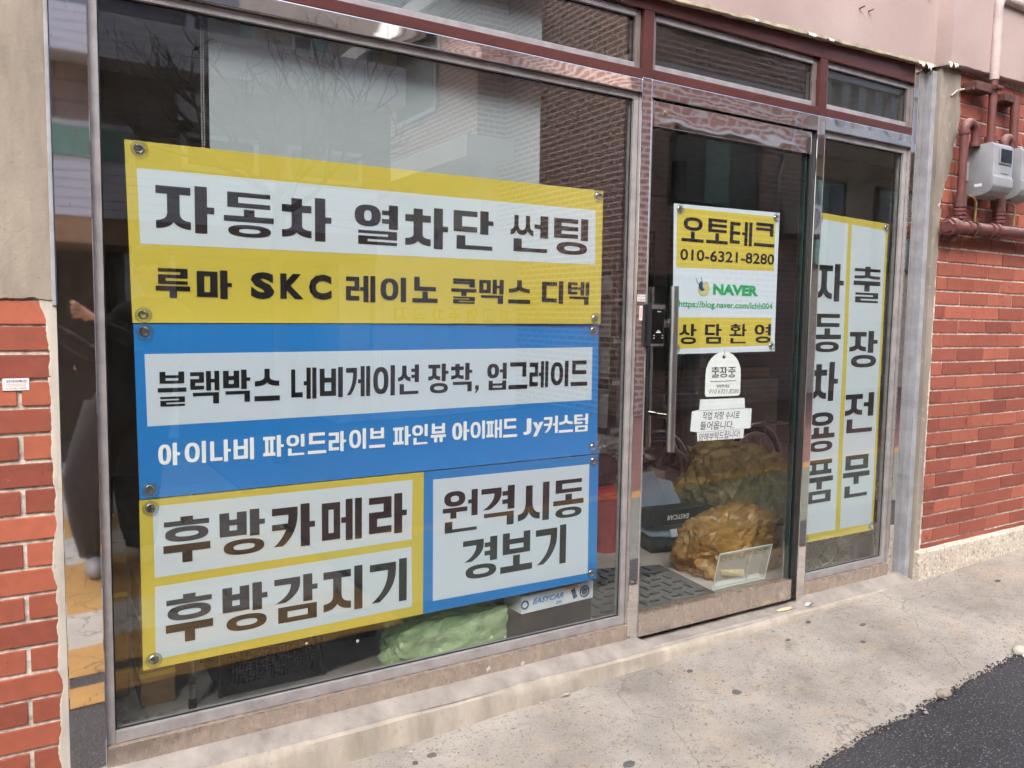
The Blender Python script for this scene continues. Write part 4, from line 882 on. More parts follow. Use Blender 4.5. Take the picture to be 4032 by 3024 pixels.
lettering([('연락주세요', 2.374, 2.447, 1.078, 1.093, {'font': 1, 'offset': .012}), ('010.6321.8280', 2.334, 2.503, 1.056, 1.073, {'offset': -.004, 'shear': .25, 'tilt': -.004})], flat_y(.0165), .0006, ht, 'ink_pencil', step=0)
MB().box(2.338, 2.484, .0157, .0160, 1.105, 1.1072).build('tag_rule', 'ink_black', ht)
# paper note
pn = thing('paper_note', 'white paper note with handwriting taped under the tag', 'note', (2.4, .015, .867))
MB().prism([(2.277, .871), (2.534, .867), (2.537, .906), (2.575, .906), (2.577, .988), (2.538, .9905), (2.532, 1.034), (2.284, 1.037), (2.281, .996), (2.242, .991), (2.236, .913), (2.273, .907)], .0125, .0133).build('note_sheet', 'paper', pn)
m_ = MB(); m_.box(2.279, 2.539, .0118, .0123, .9915, .9925); m_.box(2.2735, 2.5365, .0118, .0123, .9055, .9063); m_.build('fold_line', 'ink_grey', pn)
hw = {'font': 1, 'offset': .004, 'shear': .12, 'tilt': -.006}
lettering([('작업 차량 수시로', 2.299, 2.507, .952, .984, hw), ('들어옵니다.', 2.288, 2.475, .912, .946, hw), ('양해부탁드립니다!', 2.284, 2.514, .871, .902, {'font': 1, 'offset': .004, 'shear': .12, 'tilt': .003})], flat_y(.0125), .0006, pn, 'ink_pencil', step=0)

# ================================================================== blind and chain
bl = thing('roller_blind', 'pale grey roller blind behind the big window', 'blind', (1.0, .06, 1.4))
m_ = MB(); m_.grid(lambda u, v_: (.459+1.083*u, .068+.0015*math.sin(u*9), 1.42+1.06*v_), 24, 12); solid(m_.build('blind_fabric', 'blind', bl, smooth=True), .0008)
MB().tube([(.44, .085, 2.50), (1.56, .085, 2.50)], .022, 16).build('roller_tube', 'satin_steel', bl, smooth=True)
MB().box(.459, 1.542, .062, .072, 1.40, 1.418).build('bottom_bar', 'alu_strip', bl)
m_ = MB(); bchain = []
for s in (0, 1):
    for i in range(150): bchain.append((.4375+.006*s, .060, 2.48-.0075*i))
for (x, y, z) in bchain:
    r = .0021; m_.add([(x+r, y, z), (x-r, y, z), (x, y+r, z), (x, y-r, z), (x, y, z+r*1.3), (x, y, z-r*1.3)], [(0, 2, 4), (2, 1, 4), (1, 3, 4), (3, 0, 4), (2, 0, 5), (1, 2, 5), (3, 1, 5), (0, 3, 5)])
m_.build('ball_chain', 'chain', bl)['kind'] = 'stuff'

# ================================================================== shop interior
struct(MB().box(-.5, 6.5, .052, 4.2, .02, .135).build('shop_floor', 'floor_tile'), 'grey shop floor behind the glass')
struct(MB().box(-.5, 6.5, 4.2, 4.35, .0, 3.3).build('back_wall', 'wall_inside'), 'dim back wall of the shop')
struct(MB().box(-.65, -.5, .12, 4.35, .0, 3.3).build('side_wall', 'wall_inside'), 'dim left wall of the shop')
struct(MB().box(6.5, 6.65, .14, 4.35, .0, 3.3).build('side_wall', 'wall_inside'), 'dim right wall of the shop')
struct(MB().box(-.65, 6.65, .06, 4.35, 2.62, 3.3).build('shop_ceiling', 'ceiling_inside'), 'dim ceiling of the shop')
MB().box(-.62, 5.6, .0505, .06, 2.525, 3.3).build('beam_core', 'plaster_pink', pb)
def carton(name, label, cx, cy, z0, z1, wx, wy, ang, mat='cardboard', group=None, tape=None):
    t_ = thing(name, label, 'box', (cx, cy, z0), group)
    MB().rbox(cx, cy, z0, z1, wx, wy, ang).build('carton', mat, t_, bevel=.003)
    a = R(ang); c_, s_ = math.cos(a), math.sin(a)
    if tape:
        for z in tape: MB().rbox(cx, cy, z, z+.014, wx+.002, wy+.002, ang).build('strap', 'tape_yellow', t_)
    return t_
FZ = .1352
carton('cardboard_box', 'strapped cardboard box at the left foot of the big window, nearest the jamb', .13, .62, FZ, .640, .26, .40, 0, 'cardboard', 'strapped cardboard boxes', (.215, .46))
carton('cardboard_box', 'strapped cardboard box beside the metal stand foot', .33, .42, FZ, .52, .10, .20, 0, 'cardboard', 'strapped cardboard boxes', (.225, .41))
# clear plastic sheet crumpled in the corner
m_ = MB(); m_.grid(lambda u, v_: (.185+.20*u+.01*nz(u*5, v_*5), .04+.12*v_+.02*nz(u*7, v_*4, 3), .14+.10*(1-v_)*(1-u)*1.2+.05*abs(nz(u*4, v_*6, 7))+.02*abs(nz(u*14, v_*12, 1))), 30, 20)
tag(m_.build('plastic_sheet', 'clear_plastic'), 'crumpled clear plastic sheet in the bottom left window corner', 'plastic sheet')
# stand leg
sd = thing('metal_stand', 'thin metal stand leg with black rubber foot below the lowest banner', 'stand', (.416, .235, FZ))
MB().tube([(.416, .235, .165), (.424, .28, .55), (.43, .30, .9)], .0095, 12).build('leg', 'satin_steel', sd, smooth=True)
MB().tube([(.416, .235, FZ), (.416, .235, .168)], .0115, 12).build('rubber_foot', 'rubber', sd, smooth=True)
for z in (.205, .225): MB().lathe((.4175, .228, z), (0, -1, 0), [(.004, 0), (.004, .003), (0, .003)], 8).build('screw', 'chrome', sd)
MB().tube([(.43, .30, .9), (.8, .55, .9)], .0095, 10).build('crossbar', 'satin_steel', sd, smooth=True)
# black crate with perforated sides
ck = thing('plastic_crate', 'black perforated plastic crate behind the window foot', 'crate', (.67, .42, FZ))
m_ = MB(); cx, cy = .672, .42
for (ax, ay, wx, wy, s) in ((1, 0, .33, .31, -1), (1, 0, .33, .31, 1)): pass
z0c, z1c = FZ+.002, .33
def wallp(p0, p1, zb, zt, n_, rows_, m_, th=.004):
    d = (Vector(p1)-Vector(p0)); Ln = d.length; d.normalize(); nrm = Vector((d.y, -d.x, 0))
    c0, c1, r0, r1 = .03, Ln-.03, zb+.03, zt-.03
    def bx(a, b, za, zb_):
        c_ = Vector(p0)+d*(a+b)/2; m_.obox((c_.x, c_.y, (za+zb_)/2), d, nrm, (0, 0, 1), b-a, th, zb_-za)
    bx(0, Ln, zb, r0); bx(0, Ln, r1, zt); bx(0, c0, r0, r1); bx(c1, Ln, r0, r1)
    pw = (c1-c0)/n_; ph = (r1-r0)/rows_
    for i in range(n_+1): bx(c0+i*pw-pw*.24, c0+i*pw+pw*.24, r0, r1)
    for j in range(1, rows_):
        c_ = Vector(p0)+d*(c0+c1)/2; m_.obox((c_.x, c_.y, r0+j*ph), d, nrm, (0, 0, 1), c1-c0, th*.8, ph*.45)
x0, x1, y0, y1 = .505, .835, .265, .56
wallp((x0, y0, 0), (x1, y0, 0), z0c, z1c, 26, 12, m_); m_.build('perforated_side', 'black_plastic', ck)
m_ = MB(); wallp((x1, y0, 0), (x1, y1, 0), z0c, z1c, 22, 12, m_); m_.build('perforated_side', 'black_plastic', ck)
m_ = MB(); m_.box(x0, x1, y1-.004, y1, z0c, z1c); m_.box(x0, x0+.004, y0+.004, y1-.004, z0c, z1c); m_.build('plain_side', 'black_plastic', ck)
MB().box(x0+.004, x1-.004, y0+.006, y1-.004, z0c, z0c+.005).build('crate_base', 'black_plastic', ck)
m_ = MB()
for (a, b) in ((x0, y0), (x1, y0), (x1, y1), (x0, y1)): m_.tube([(a, b, z0c), (a, b, z1c)], .008, 8)
m_.build('corner_post', 'black_plastic', ck)
m_ = MB(); m_.box(x0-.008, x1+.008, y0-.010, y0-.0025, z1c-.02, z1c); m_.box(x1+.0025, x1+.010, y0-.002, y1, z1c-.02, z1c); m_.build('rim', 'black_plastic', ck)
# dark tyre-like roll and green bag
m_ = MB(); m_.tube([(.90, .52, .24), (1.10, .50, .24)], .10, 24); tag(m_.build('black_roll', 'rubber', smooth=True), 'thick black roll lying between crate and green bag', 'roll')
m_ = MB(); crumple(m_, (1.24, .16, .225), (.27, .12, .15), 3.0, FZ+.004, box=.75, amp=.38, sub=5)
gb = thing('plastic_bag', 'light green translucent plastic bag behind the window foot', 'bag', (1.24, .2, FZ)); m_.build('bag_body', 'bag_green', gb, smooth=True)
m_ = MB(); m_.grid(lambda u, v_: (1.42+.13*u, .10+.06*v_+.02*nz(u*6, v_*6), FZ+.004+.05*(1-u)*(.5+.5*nz(u*5, v_*7, 2))+.012*abs(nz(u*13, v_*9))), 12, 8); solid(m_.build('bag_tail', 'bag_green', gb, smooth=True), .001)
carton('black_box', 'low black box under the white product carton', 1.655, .195, FZ, .2955, .335, .235, 3, 'black_box')
# white product carton
ec = thing('product_carton', 'white product carton with blue lettering on the black box', 'box', (1.72, .24, .25))
A = (1.549, .17, .255); a = R(3); m_ = MB(); m_.rbox(1.71, .235, 0.2540, 0.3185, .33, .11, 3); m_.build('carton', 'box_white', ec, bevel=.002)
yfe = lambda x, z: .235-.0555+(x-1.71)*math.tan(a)
lettering([('EASYCAR', 1.595, 1.735, 0.2815, 0.3025, {'offset': .03, 'shear': .35})], yfe, .0012, ec, 'ink_blue', step=0)
lettering([('E6', 1.700, 1.728, 0.2635, 0.2745, {'offset': .03, 'shear': .3})], yfe, .0012, ec, 'ink_blue', 'model_print', step=0)
m_ = MB(); m_.torus((1.835, yfe(1.835, 0)-.0008, 0.2865), (0, 1, 0), .020, .003, 20, 6); m_.lathe((1.835, yfe(1.835, 0)-.0002, 0.2865), (0, -1, 0), [(.014, 0), (.014, .0008), (0, .0008)], 18); m_.torus((1.562, yfe(1.562, 0)-.0008, 0.2865), (0, 1, 0), .014, .003, 16, 6); m_.build('printed_dial', 'ink_navy', ec)
m_ = MB(); m_.obox((1.785, yfe(1.785, 0)-.0008, 0.2875), Vector((1, 0, .35)).normalized(), (0, 1, 0), Vector((-.35, 0, 1)).normalized(), .018, .0012, .038); m_.build('printed_remote', 'ink_navy', ec)
MB().box(1.742, 1.80, yfe(1.77, 0)-.0022, yfe(1.77, 0)-.0012, 0.3090, 0.3170).build('orange_label', 'ink_orange', ec)
m_ = MB(); m_.add([(1.875, .20, 0.3205), (1.905, .23, 0.3285), (1.888, .27, 0.3865), (1.862, .24, 0.3565)], [(0, 1, 2, 3)]); solid(m_.build('open_flap', 'box_white', ec), .001)
for o_ in ec.children: o_.location = (-.06, -.123, .0435)
# red bucket
rb = thing('bucket', 'red plastic bucket on the floor between window and door', 'bucket', (2.60, 1.0, FZ))
MB().lathe((2.60, 1.0, FZ+.001), (0, 0, 1), [(0, 0), (.085, 0), (.118, .272), (.124, .276), (.124, .290), (.116, .290), (.112, .27), (.08, .01), (0, .01)], 32).build('bucket_body', 'red_plastic', rb, smooth=True)
m_ = MB(); m_.torus((2.60, 1.0, .40), (0, -.95, .3), .122, .0035, 20, 6, math.pi*.5, math.pi*1.5); m_.build('bail_handle', 'satin_steel', rb, smooth=True)
m_ = MB(); blob(m_, (2.60, .99, .425), (.095, .09, .045), .35, 2.4, 3, 5); tag(m_.build('rag', 'red_plastic', smooth=True), 'red and white rag stuffed in the red bucket', 'rag')
m_ = MB(); blob(m_, (2.66, 1.2, .52), (.13, .12, .13), .3, 2.2, 3, 9); tag(m_.build('cloth_bundle', 'cloth_plum', smooth=True), 'dark plum cloth bundle behind the red bucket', 'cloth')
m_ = MB(); blob(m_, (2.68, 1.15, .665), (.14, .10, .06), .35, 3.0, 3, 11, None, .2); tag(m_.build('foil_bag', 'foil'), 'crinkled silver foil bag on the cloth bundle', 'bag')
m_ = MB(); m_.lathe((2.54, 1.15, .42), (0, 0, 1), [(0, 0), (.09, .0), (.10, .05), (.07, .11), (0, .125)], 24); tag(m_.build('grey_bowl', 'grey_pvc', smooth=True), 'upturned grey plastic bowl beside the cloth bundle', 'bowl')
# step ladder
ld = thing('step_ladder', 'folded aluminium step ladder standing behind the door handle', 'ladder', (2.95, 1.45, FZ))
rails = [((2.80, 1.30, FZ), (2.865, 1.36, 1.60)), ((3.13, 1.42, FZ), (3.07, 1.47, 1.60)), ((2.84, 1.46, FZ), (2.885, 1.42, 1.58)), ((3.16, 1.56, FZ), (3.09, 1.53, 1.58))]
for a_, b_ in rails:
    d = (Vector(b_)-Vector(a_)).normalized(); c_ = (Vector(a_)+Vector(b_))/2
    m_ = MB(); m_.obox(c_, d, d.orthogonal().normalized(), d.cross(d.orthogonal()).normalized(), (Vector(b_)-Vector(a_)).length, .024, .046); m_.build('rail', 'ladder_alu', ld, bevel=.002)
for i, z in enumerate((.42, .70, .98, 1.22, 1.46)):
    t0 = (z-FZ)/1.465; p0 = Vector(rails[0][0]).lerp(Vector(rails[0][1]), t0); p1 = Vector(rails[1][0]).lerp(Vector(rails[1][1]), t0)
    d = (p1-p0).normalized(); m_ = MB(); m_.obox((p0+p1)/2, d, Vector((-d.y, d.x, 0)), (0, 0, 1), (p1-p0).length, .05, .022); m_.build('rung', 'ladder_alu', ld)
    m_ = MB(); m_.obox(p0+Vector((0, -.004, 0)), d, Vector((-d.y, d.x, 0)), (0, 0, 1), .05, .066, .06); m_.obox(p1+Vector((0, -.004, 0)), d, Vector((-d.y, d.x, 0)), (0, 0, 1), .05, .066, .06); m_.build('rung_bracket', 'black_plastic', ld, bevel=.004)
m_ = MB(); m_.obox((2.975, 1.44, 1.61), (1, .3, 0), (-.3, 1, 0), (0, 0, 1), .30, .16, .03); m_.build('top_cap', 'black_plastic', ld, bevel=.006)
# newspaper bundle on a carton, white cardboard flaps, product boxes
carton('cardboard_box', 'dull brown cardboard box under the crumpled newspaper', 3.06, 1.42, FZ, .455, .40, .30, -8, 'cardboard_dull')
k = N('newsprint_folds'); col = k.ramp(k.noise(34, 9, rough=0.8, dist=1.5), 0.42, 0.58, lin(0x3d3a38), lin(0xa8a297)); col = k.mix(k.ramp(k.noise(11, 5), .6, .66), col, lin(0x8f4a40)); M['newsprint_folds'] = k.end(k.pbsdf(col, 0.8, 0, k.bump(k.noise(22, 5, dist=1), .8, .02)))
m_ = MB(); blob(m_, (3.04, 1.36, .545), (.17, .13, .085), .4, 2.6, 4, 14, .458, .25); tag(m_.build('newspaper', 'newsprint_folds'), 'crumpled newspaper heap on the dull brown box', 'newspaper')
wc = thing('paper_carton', 'opened blue white cardboard carton lying behind the door', 'carton', (3.0, 1.0, .2))
for q, nm_ in (([(2.80, 1.02, .18), (3.16, 1.10, .25), (3.11, 1.20, .47), (2.80, 1.16, .475)], 'back_panel'), ([(3.16, 1.10, .25), (3.23, 1.07, .255), (3.19, 1.14, .42), (3.125, 1.19, .435)], 'side_flap'), ([(2.74, .80, .235), (2.97, .72, .215), (3.28, .84, .215), (3.20, 1.02, .235), (2.80, 1.02, .245)], 'bottom_panel')):
    m_ = MB(); m_.add(q, [tuple(range(len(q)))]); solid(m_.build(nm_, 'card_blue', wc), .003)
carton('black_box', 'lower black product box on the floor behind the door', 2.93, .86, FZ, .205, .30, .17, -14, 'black_box')
bb = carton('black_box', 'upside down black product box lying on the white cardboard carton', 2.97, .86, .272, .352, .40, .12, -6, 'black_box')
m2_ = lambda x, z: .86-.061-(x-2.97)*math.tan(R(6))-.0005
o_ = lettering([('EASYCAR', 2.865, 3.005, .300, .326, {'offset': .015, 'shear': .3})], m2_, .0012, bb, 'ink_white', step=0)
for v in o_.data.vertices: v.co.x = 2*(2.935-2.97)-v.co.x; v.co.z = 2*(.313-.272)-v.co.z; v.co.y = m2_(v.co.x+2.97, 0)-.0012-.86
m_ = MB(); m_.add([(2.80, .70, .245), (3.03, .715, .24), (3.04, .74, .262), (2.815, .735, .275)], [(0, 1, 2, 3)]); solid(m_.build('paper_leaflet', 'card_white'), .0015); tag(bpy.data.objects['paper_leaflet'], 'folded white leaflet under the upside down black box', 'leaflet')
# amber and olive bags
ab = thing('plastic_bag', 'crumpled amber plastic bag standing behind the blister tray', 'bag', (2.96, .42, FZ))
m_ = MB(); crumple(m_, (2.955, .44, .245), (.31, .16, .20), 21, FZ+.004, box=.35, sub=5); m_.build('bag_body', 'bag_amber', ab)
ob = thing('plastic_bag', 'big olive brown plastic bag behind the amber bag', 'bag', (3.62, 1.0, FZ))
m_ = MB(); crumple(m_, (3.62, 1.05, .34), (.40, .27, .31), 33, FZ+.004, box=.4, sub=5); m_.build('bag_body', 'bag_olive', ob)
m_ = MB()
for i in range(26):
    a0_ = random.uniform(0, 6.3); r_ = random.uniform(.04, .09); c_ = Vector((3.86+random.uniform(-.07, .07), .93+random.uniform(-.05, .05), .36+random.uniform(-.09, .11)))
    m_.torus(c_, (random.uniform(-1, 1), 1, random.uniform(-1, 1)), r_, .003, 14, 5)
tag(m_.build('cable_bundle', 'cable', smooth=True), 'tangled dark cables beside the olive bag', 'cables')
# blister tray leaning on the door glass
bt = thing('blister_tray', 'clear plastic blister tray leaning on the door glass', 'tray', (2.67, .09, .23))
m_ = MB()
def trayf(u, v_):
    x = 2.505+.325*u; z = .195+.165*v_; dpt = .0
    def sm(a): return max(0.0, min(1.0, a))
    e = min(u, 1-u)*.325; e2 = min(v_, 1-v_)*.165
    dpt = .018*sm((e-.012)/.012)*sm((e2-.010)/.012)
    if v_ > .74: dpt *= .4+.6*abs(math.sin(u*19))
    if .62 < u < .66: dpt *= .25
    return (x, .075+.035*v_*-1+dpt+.05, z)
m_.grid(trayf, 64, 34); m_.build('tray_shell', 'tray_plastic', bt, smooth=True)
m_ = MB(); m_.tube([trayf(0, 0), trayf(1, 0), trayf(1, 1), trayf(0, 1), trayf(0, 0)], .0022, 6); m_.build('tray_rim', 'glass_edge_pale', bt)
m_ = MB(); m_.add([(2.54, .115, .28), (2.68, .115, .262), (2.70, .12, .225), (2.56, .125, .25)], [(0, 1, 2, 3)]); solid(m_.build('paper_insert', 'straw', bt), .001)
# floor mat with ribs
fm = thing('floor_mat', 'dark grey ribbed floor mat inside the door', 'mat', (2.3, .45, FZ))
MB().add([(1.95, .08, FZ+.001), (2.60, .16, FZ+.001), (2.66, .63, FZ+.001), (2.10, .80, FZ+.001), (1.95, .8, FZ+.001), (1.95, .08, FZ+.008), (2.60, .16, FZ+.008), (2.66, .63, FZ+.008), (2.10, .80, FZ+.008), (1.95, .8, FZ+.008)], [(5, 6, 7, 8, 9), (0, 1, 6, 5), (1, 2, 7, 6), (2, 3, 8, 7), (3, 4, 9, 8), (4, 0, 5, 9)]).build('mat_base', 'mat_grey', fm)
m_ = MB()
for i in range(9):
    for j in range(8):
        x, y = 2.0+.066*i, .17+.072*j
        if x > 2.58 or y > .74-.1*max(0, x-2.2): continue
        (m_.box(x, x+.05, y, y+.012, FZ+.009, FZ+.012) if (i+j) % 2 else m_.box(x+.02, x+.032, y-.02, y+.03, FZ+.009, FZ+.012))
m_.build('rib', 'seal_black', fm)
# bicycle parked at the back
bk = thing('bicycle', 'silver bicycle parked behind the bags', 'bicycle', (4.3, 1.75, FZ))
def wheel(cx, cy, cz, r):
    w_ = MB().torus((cx, cy, cz), (0, 1, 0), r, .020, 36, 8).build('tyre', 'rubber', bk, smooth=True)
    MB().torus((cx, cy, cz), (0, 1, 0), r-.022, .010, 36, 6).build('rim', 'satin_steel', w_, smooth=True)
    m_ = MB()
    for i in range(16): a = 2*math.pi*i/16; m_.tube([(cx, cy+.02*(-1)**i, cz), (cx+(r-.02)*math.cos(a), cy, cz+(r-.02)*math.sin(a))], .0013, 4)
    m_.tube([(cx, cy-.04, cz), (cx, cy+.04, cz)], .018, 10); m_.build('spokes', 'chrome', w_)
wheel(4.55, 1.75, .31, .255); wheel(3.62, 1.75, .31, .255)
m_ = MB(); m_.torus((4.55, 1.75, .31), (0, 1, 0), .292, .012, 24, 8, -1.2, 1.6); m_.build('fender', 'satin_steel', bk, smooth=True)
m_ = MB(); m_.torus((3.62, 1.75, .31), (0, 1, 0), .292, .012, 24, 8, -1.6, 1.2); m_.build('fender', 'satin_steel', bk, smooth=True)
m_ = MB(); m_.tube([(4.09, 1.74, .29), (4.15, 1.74, .75)], .017, 12); m_.tube([(4.09, 1.74, .29), (3.78, 1.74, .46), (3.70, 1.74, .60)], .019, 12); m_.tube([(4.09, 1.76, .29), (4.55, 1.79, .31)], .010, 8); m_.tube([(4.14, 1.76, .55), (4.55, 1.79, .31)], .009, 8); m_.tube([(3.66, 1.74, .78), (3.74, 1.74, .55), (3.62, 1.79, .31)], .014, 10); m_.build('frame', 'satin_steel', bk, smooth=True)
m_ = MB(); blob(m_, (4.16, 1.74, .79), (.13, .07, .035), .1, 2, 2, 1); m_.build('saddle', 'rubber', bk, smooth=True)
m_ = MB(); m_.tube([(3.66, 1.74, .78), (3.66, 1.74, .86), (3.72, 1.5, .88)], .010, 8); m_.tube([(3.66, 1.74, .86), (3.72, 1.98, .88)], .010, 8); m_.build('handlebar', 'satin_steel', bk, smooth=True)
m_ = MB(); m_.torus((4.09, 1.70, .29), (0, 1, 0), .075, .006, 24, 6); m_.tube([(4.09, 1.68, .29), (4.20, 1.68, .36)], .008, 6); m_.build('crankset', 'chrome', bk, smooth=True)
m_ = MB()
for y in (1.68, 1.75, 1.82): m_.tube([(4.28, y, .60), (4.86, y, .60)], .006, 6)
for x in (4.30, 4.45, 4.6, 4.75, 4.85): m_.tube([(x, 1.68, .60), (x, 1.82, .60)], .005, 6)
m_.tube([(4.6, 1.68, .60), (4.55, 1.70, .31)], .005, 6); m_.build('rear_rack', 'satin_steel', bk, smooth=True)
# tall flat boxes, roll, dark post at the back
carton('flat_carton', 'tall flat cardboard carton leaning at the back, nearer one', 4.98, 2.34, FZ, .875, .86, .07, -4, 'cardboard_dull', 'flat cartons at the back')
lettering([('MADE IN CHINA', 4.95, 5.22, .72, .745, {'offset': .01})], lambda x, z: 2.34-.0365-(x-4.98)*math.tan(R(4)), .002, [o for o in bpy.data.objects if o.name.startswith('flat_carton')][-1], 'ink_grey', 'carton_print', step=0)
carton('flat_carton', 'tall flat cardboard carton leaning at the back, taller one behind', 5.02, 2.50, FZ, .96, .92, .07, -4, 'cardboard', 'flat cartons at the back')
m_ = MB(); m_.tube([(4.35, 2.2, FZ), (4.35, 2.2, 1.30)], .062, 20); tag(m_.build('grey_roll', 'grey_pvc', smooth=True), 'upright grey roll standing beside the flat cartons', 'roll')
m_ = MB(); m_.box(4.53, 4.60, 2.6, 2.7, FZ, 2.62); tag(m_.build('wood_post', 'dark_wood', bevel=.004), 'dark wooden post at the back of the shop', 'post')
m_ = MB(); m_.box(3.3, 5.3, 3.75, 4.15, 1.15, 1.19); m_.box(3.3, 5.3, 3.75, 4.15, 1.65, 1.69); m_.box(3.3, 3.34, 3.75, 4.15, FZ, 2.2); m_.box(5.26, 5.3, 3.75, 4.15, FZ, 2.2); sh = m_.build('shelf_rack', 'dark_wood', bevel=.003); tag(sh, 'dim shelf rack against the back wall', 'shelf')
# narrow window: bag of straw coloured ties and a small box
sb = thing('wire_tie_bag', 'clear bag of straw coloured ties in the narrow window', 'bag', (3.37, .25, FZ))
m_ = MB()
for i in range(120):
    p0 = Vector((3.37+random.uniform(-.17, .15), .24+random.uniform(-.07, .07), .21+random.uniform(-.06, .05))); d = Vector((random.uniform(-1, 1), random.uniform(-.3, .3), random.uniform(-.5, .6))).normalized()*random.uniform(.03, .09)
    m_.tube([p0-d, p0+Vector((0, 0, .012)), p0+d], .0014, 4)
m_.torus((3.31, .17, .22), (.2, 1, .3), .055, .003, 20, 5, 0, 3.2); m_.build('ties', 'straw', sb)['kind'] = 'stuff'
m_ = MB(); blob(m_, (3.37, .25, .20), (.20, .11, .085), .2, 2, 4, 8, FZ+.001, .05); m_.build('bag_film', 'glass_plain', sb, smooth=True)
carton('cardboard_box', 'pale cardboard box behind the foot of the narrow window', 3.70, .33, FZ, .235, .21, .22, 5, 'cardboard_pale')

# ================================================================== gas meters and pipes on the right wall
def meter(name, label, x0, z0):
    t_ = thing(name, label, 'gas meter', (x0+.08, -.15, z0), 'gas meters on the brick wall')
    yb, yf_ = -.098, -.222; X0, X1 = x0, x0+.168; zt = z0+.225
    # side profile (y, z): bulged lower front
    prof = [(yb, z0-.012), (yb, zt-.004), (yb-.02, zt), (yf_+.014, zt+.002), (yf_, zt-.012), (yf_, z0+.078), (yf_-.006, z0+.070), (yf_-.006, z0+.030), (yf_+.010, z0+.004), (yf_+.045, z0-.010), (yb-.03, z0-.016)]
    m_ = MB(); n_ = len(prof); m_.add([(X0, y, z) for y, z in prof]+[(X1, y, z) for y, z in prof], [tuple(range(n_)), tuple(range(2*n_-1, n_-1, -1))]+[(i, i+n_, (i+1) % n_+n_, (i+1) % n_) for i in range(n_)])
    m_.build('meter_body', 'meter_grey', t_, bevel=.006, smooth=True)
    MB().box(X0+.042, X0+.148, yf_-.006, yf_-.0005, z0+.132, z0+.205).build('dial_frame', 'meter_grey', t_, bevel=.003)
    MB().box(X0+.049, X0+.141, yf_-.0072, yf_-.0062, z0+.138, z0+.199).build('dial_glass', 'meter_glass', t_)
    MB().box(X0+.065, X0+.132, yf_-.0026, yf_-.0005, z0+.090, z0+.120).build('name_plate', 'meter_grey', t_, bevel=.001)
    MB().box(X0-.0012, X0-.0002, -.175, -.140, z0+.030, z0+.043).build('paper_label', 'sticker_white', t_)
    MB().box(X0-.022, X0-.001, -.112, -.099, z0+.06, z0+.15).build('side_bracket', 'meter_grey', t_, bevel=.003)
    return t_
meter('gas_meter', 'grey gas meter box with dark dial window beside the elbow pipe', 3.845, 1.962)
meter('gas_meter', 'second grey gas meter cut off by the right picture edge', 4.09, 1.965)
gp = thing('gas_pipe', 'red painted gas pipe run with valves under the meters', 'pipe', (4.0, -.14, 1.78))
PY = -.140
m_ = MB(); m_.tube([(3.668, PY, 1.797), (4.9, PY, 1.815)], .028, 18); m_.build('main_pipe', 'pipe_red', gp, smooth=True)
m_ = MB(); m_.tube([(3.650, PY, 1.7965), (3.70, PY, 1.797)], .040, 18); m_.lathe((3.655, PY, 1.7965), (-1, 0, 0), [(.036, 0), (.028, .012), (0, .012)], 6); m_.build('end_cap', 'pipe_red', gp, smooth=True)
for x in (3.80, 4.00, 4.05): MB().tube([(x-.012, PY, 1.798+.014*(x-3.7)), (x+.012, PY, 1.798+.014*(x-3.7))], .0345, 18).build('coupling', 'pipe_red', gp, smooth=True)
MB().tube([(3.845, PY, 1.7995), (3.862, PY, 1.7998)], .037, 18).build('rust_collar', 'pipe_rust', gp, smooth=True)
def riser(x, zb, zt, over):
    m_ = MB(); m_.tube([(x, PY, zb), (x, PY, zt)], .0185, 16)
    if over: m_.tube([(x, PY, zt-.01)]+[(x+.045*(1-math.cos(a)), PY, zt+.045*math.sin(a)) for a in [math.pi*i/10 for i in range(11)]]+[(x+.09, PY, zt-.045)], .020, 14)
    m_.build('riser', 'pipe_red', gp, smooth=True)
    m_ = MB(); m_.tube([(x, PY, zb+.06), (x, PY, zb+.112)], .0275, 14); m_.build('valve_body', 'pipe_rust', gp, smooth=True)
    m_ = MB()
    for z in (zb+.012, zb+.03, zb+.048): m_.tube([(x, PY, z-.006), (x, PY, z+.006)], .0275, 14)
    m_.build('valve_nut', 'pipe_red', gp, smooth=True)
    m_ = MB(); m_.tube([(x+.028, PY-.02, zb+.115), (x+.045, PY-.035, zb+.105), (x+.060, PY-.04, zb+.085), (x+.058, PY-.04, zb-.005)], .0052, 8); m_.build('valve_lever', 'brass', gp, smooth=True)
    if over:
        MB().tube([(x, PY, zt-.015), (x, PY, zt+.002)], .024, 14).build('elbow_collar', 'pipe_red', gp, smooth=True); MB().tube([(x+.09, PY, zt-.06), (x+.09, PY, zt-.04)], .024, 14).build('elbow_collar', 'pipe_red', gp, smooth=True)
riser(3.738, 1.83, 2.235, True)
riser(4.075, 1.835, 1.965, False)
m_ = MB(); m_.tube([(4.075, PY, 2.17)]+[(4.075+.035*(1-math.cos(a)), PY, 2.215+.035*math.sin(a)) for a in [math.pi*i/10 for i in range(11)]]+[(4.145, PY, 2.17)], .021, 14); m_.build('elbow', 'pipe_red', gp, smooth=True)
up = thing('riser_pipe', 'vertical gas riser, red below and pale painted above the bricks', 'pipe', (3.955, PY, 2.19))
m_ = MB(); m_.tube([(3.957, PY, 2.19), (3.955, PY, 2.50)], .018, 16); m_.tube([(3.957, PY, 2.19), (3.957, PY, 2.238)], .027, 16); m_.build('lower_pipe', 'pipe_red', up, smooth=True)
m_ = MB(); m_.tube([(3.955, PY, 2.50), (3.955, PY, 2.83)]+[(3.955+.05*(1-math.cos(a)), PY, 2.83+.05*math.sin(a)) for a in [math.pi*.5*i/6 for i in range(1, 7)]]+[(4.5, PY, 2.88)], .0215, 16); m_.build('upper_pipe', 'pipe_pale', up, smooth=True)
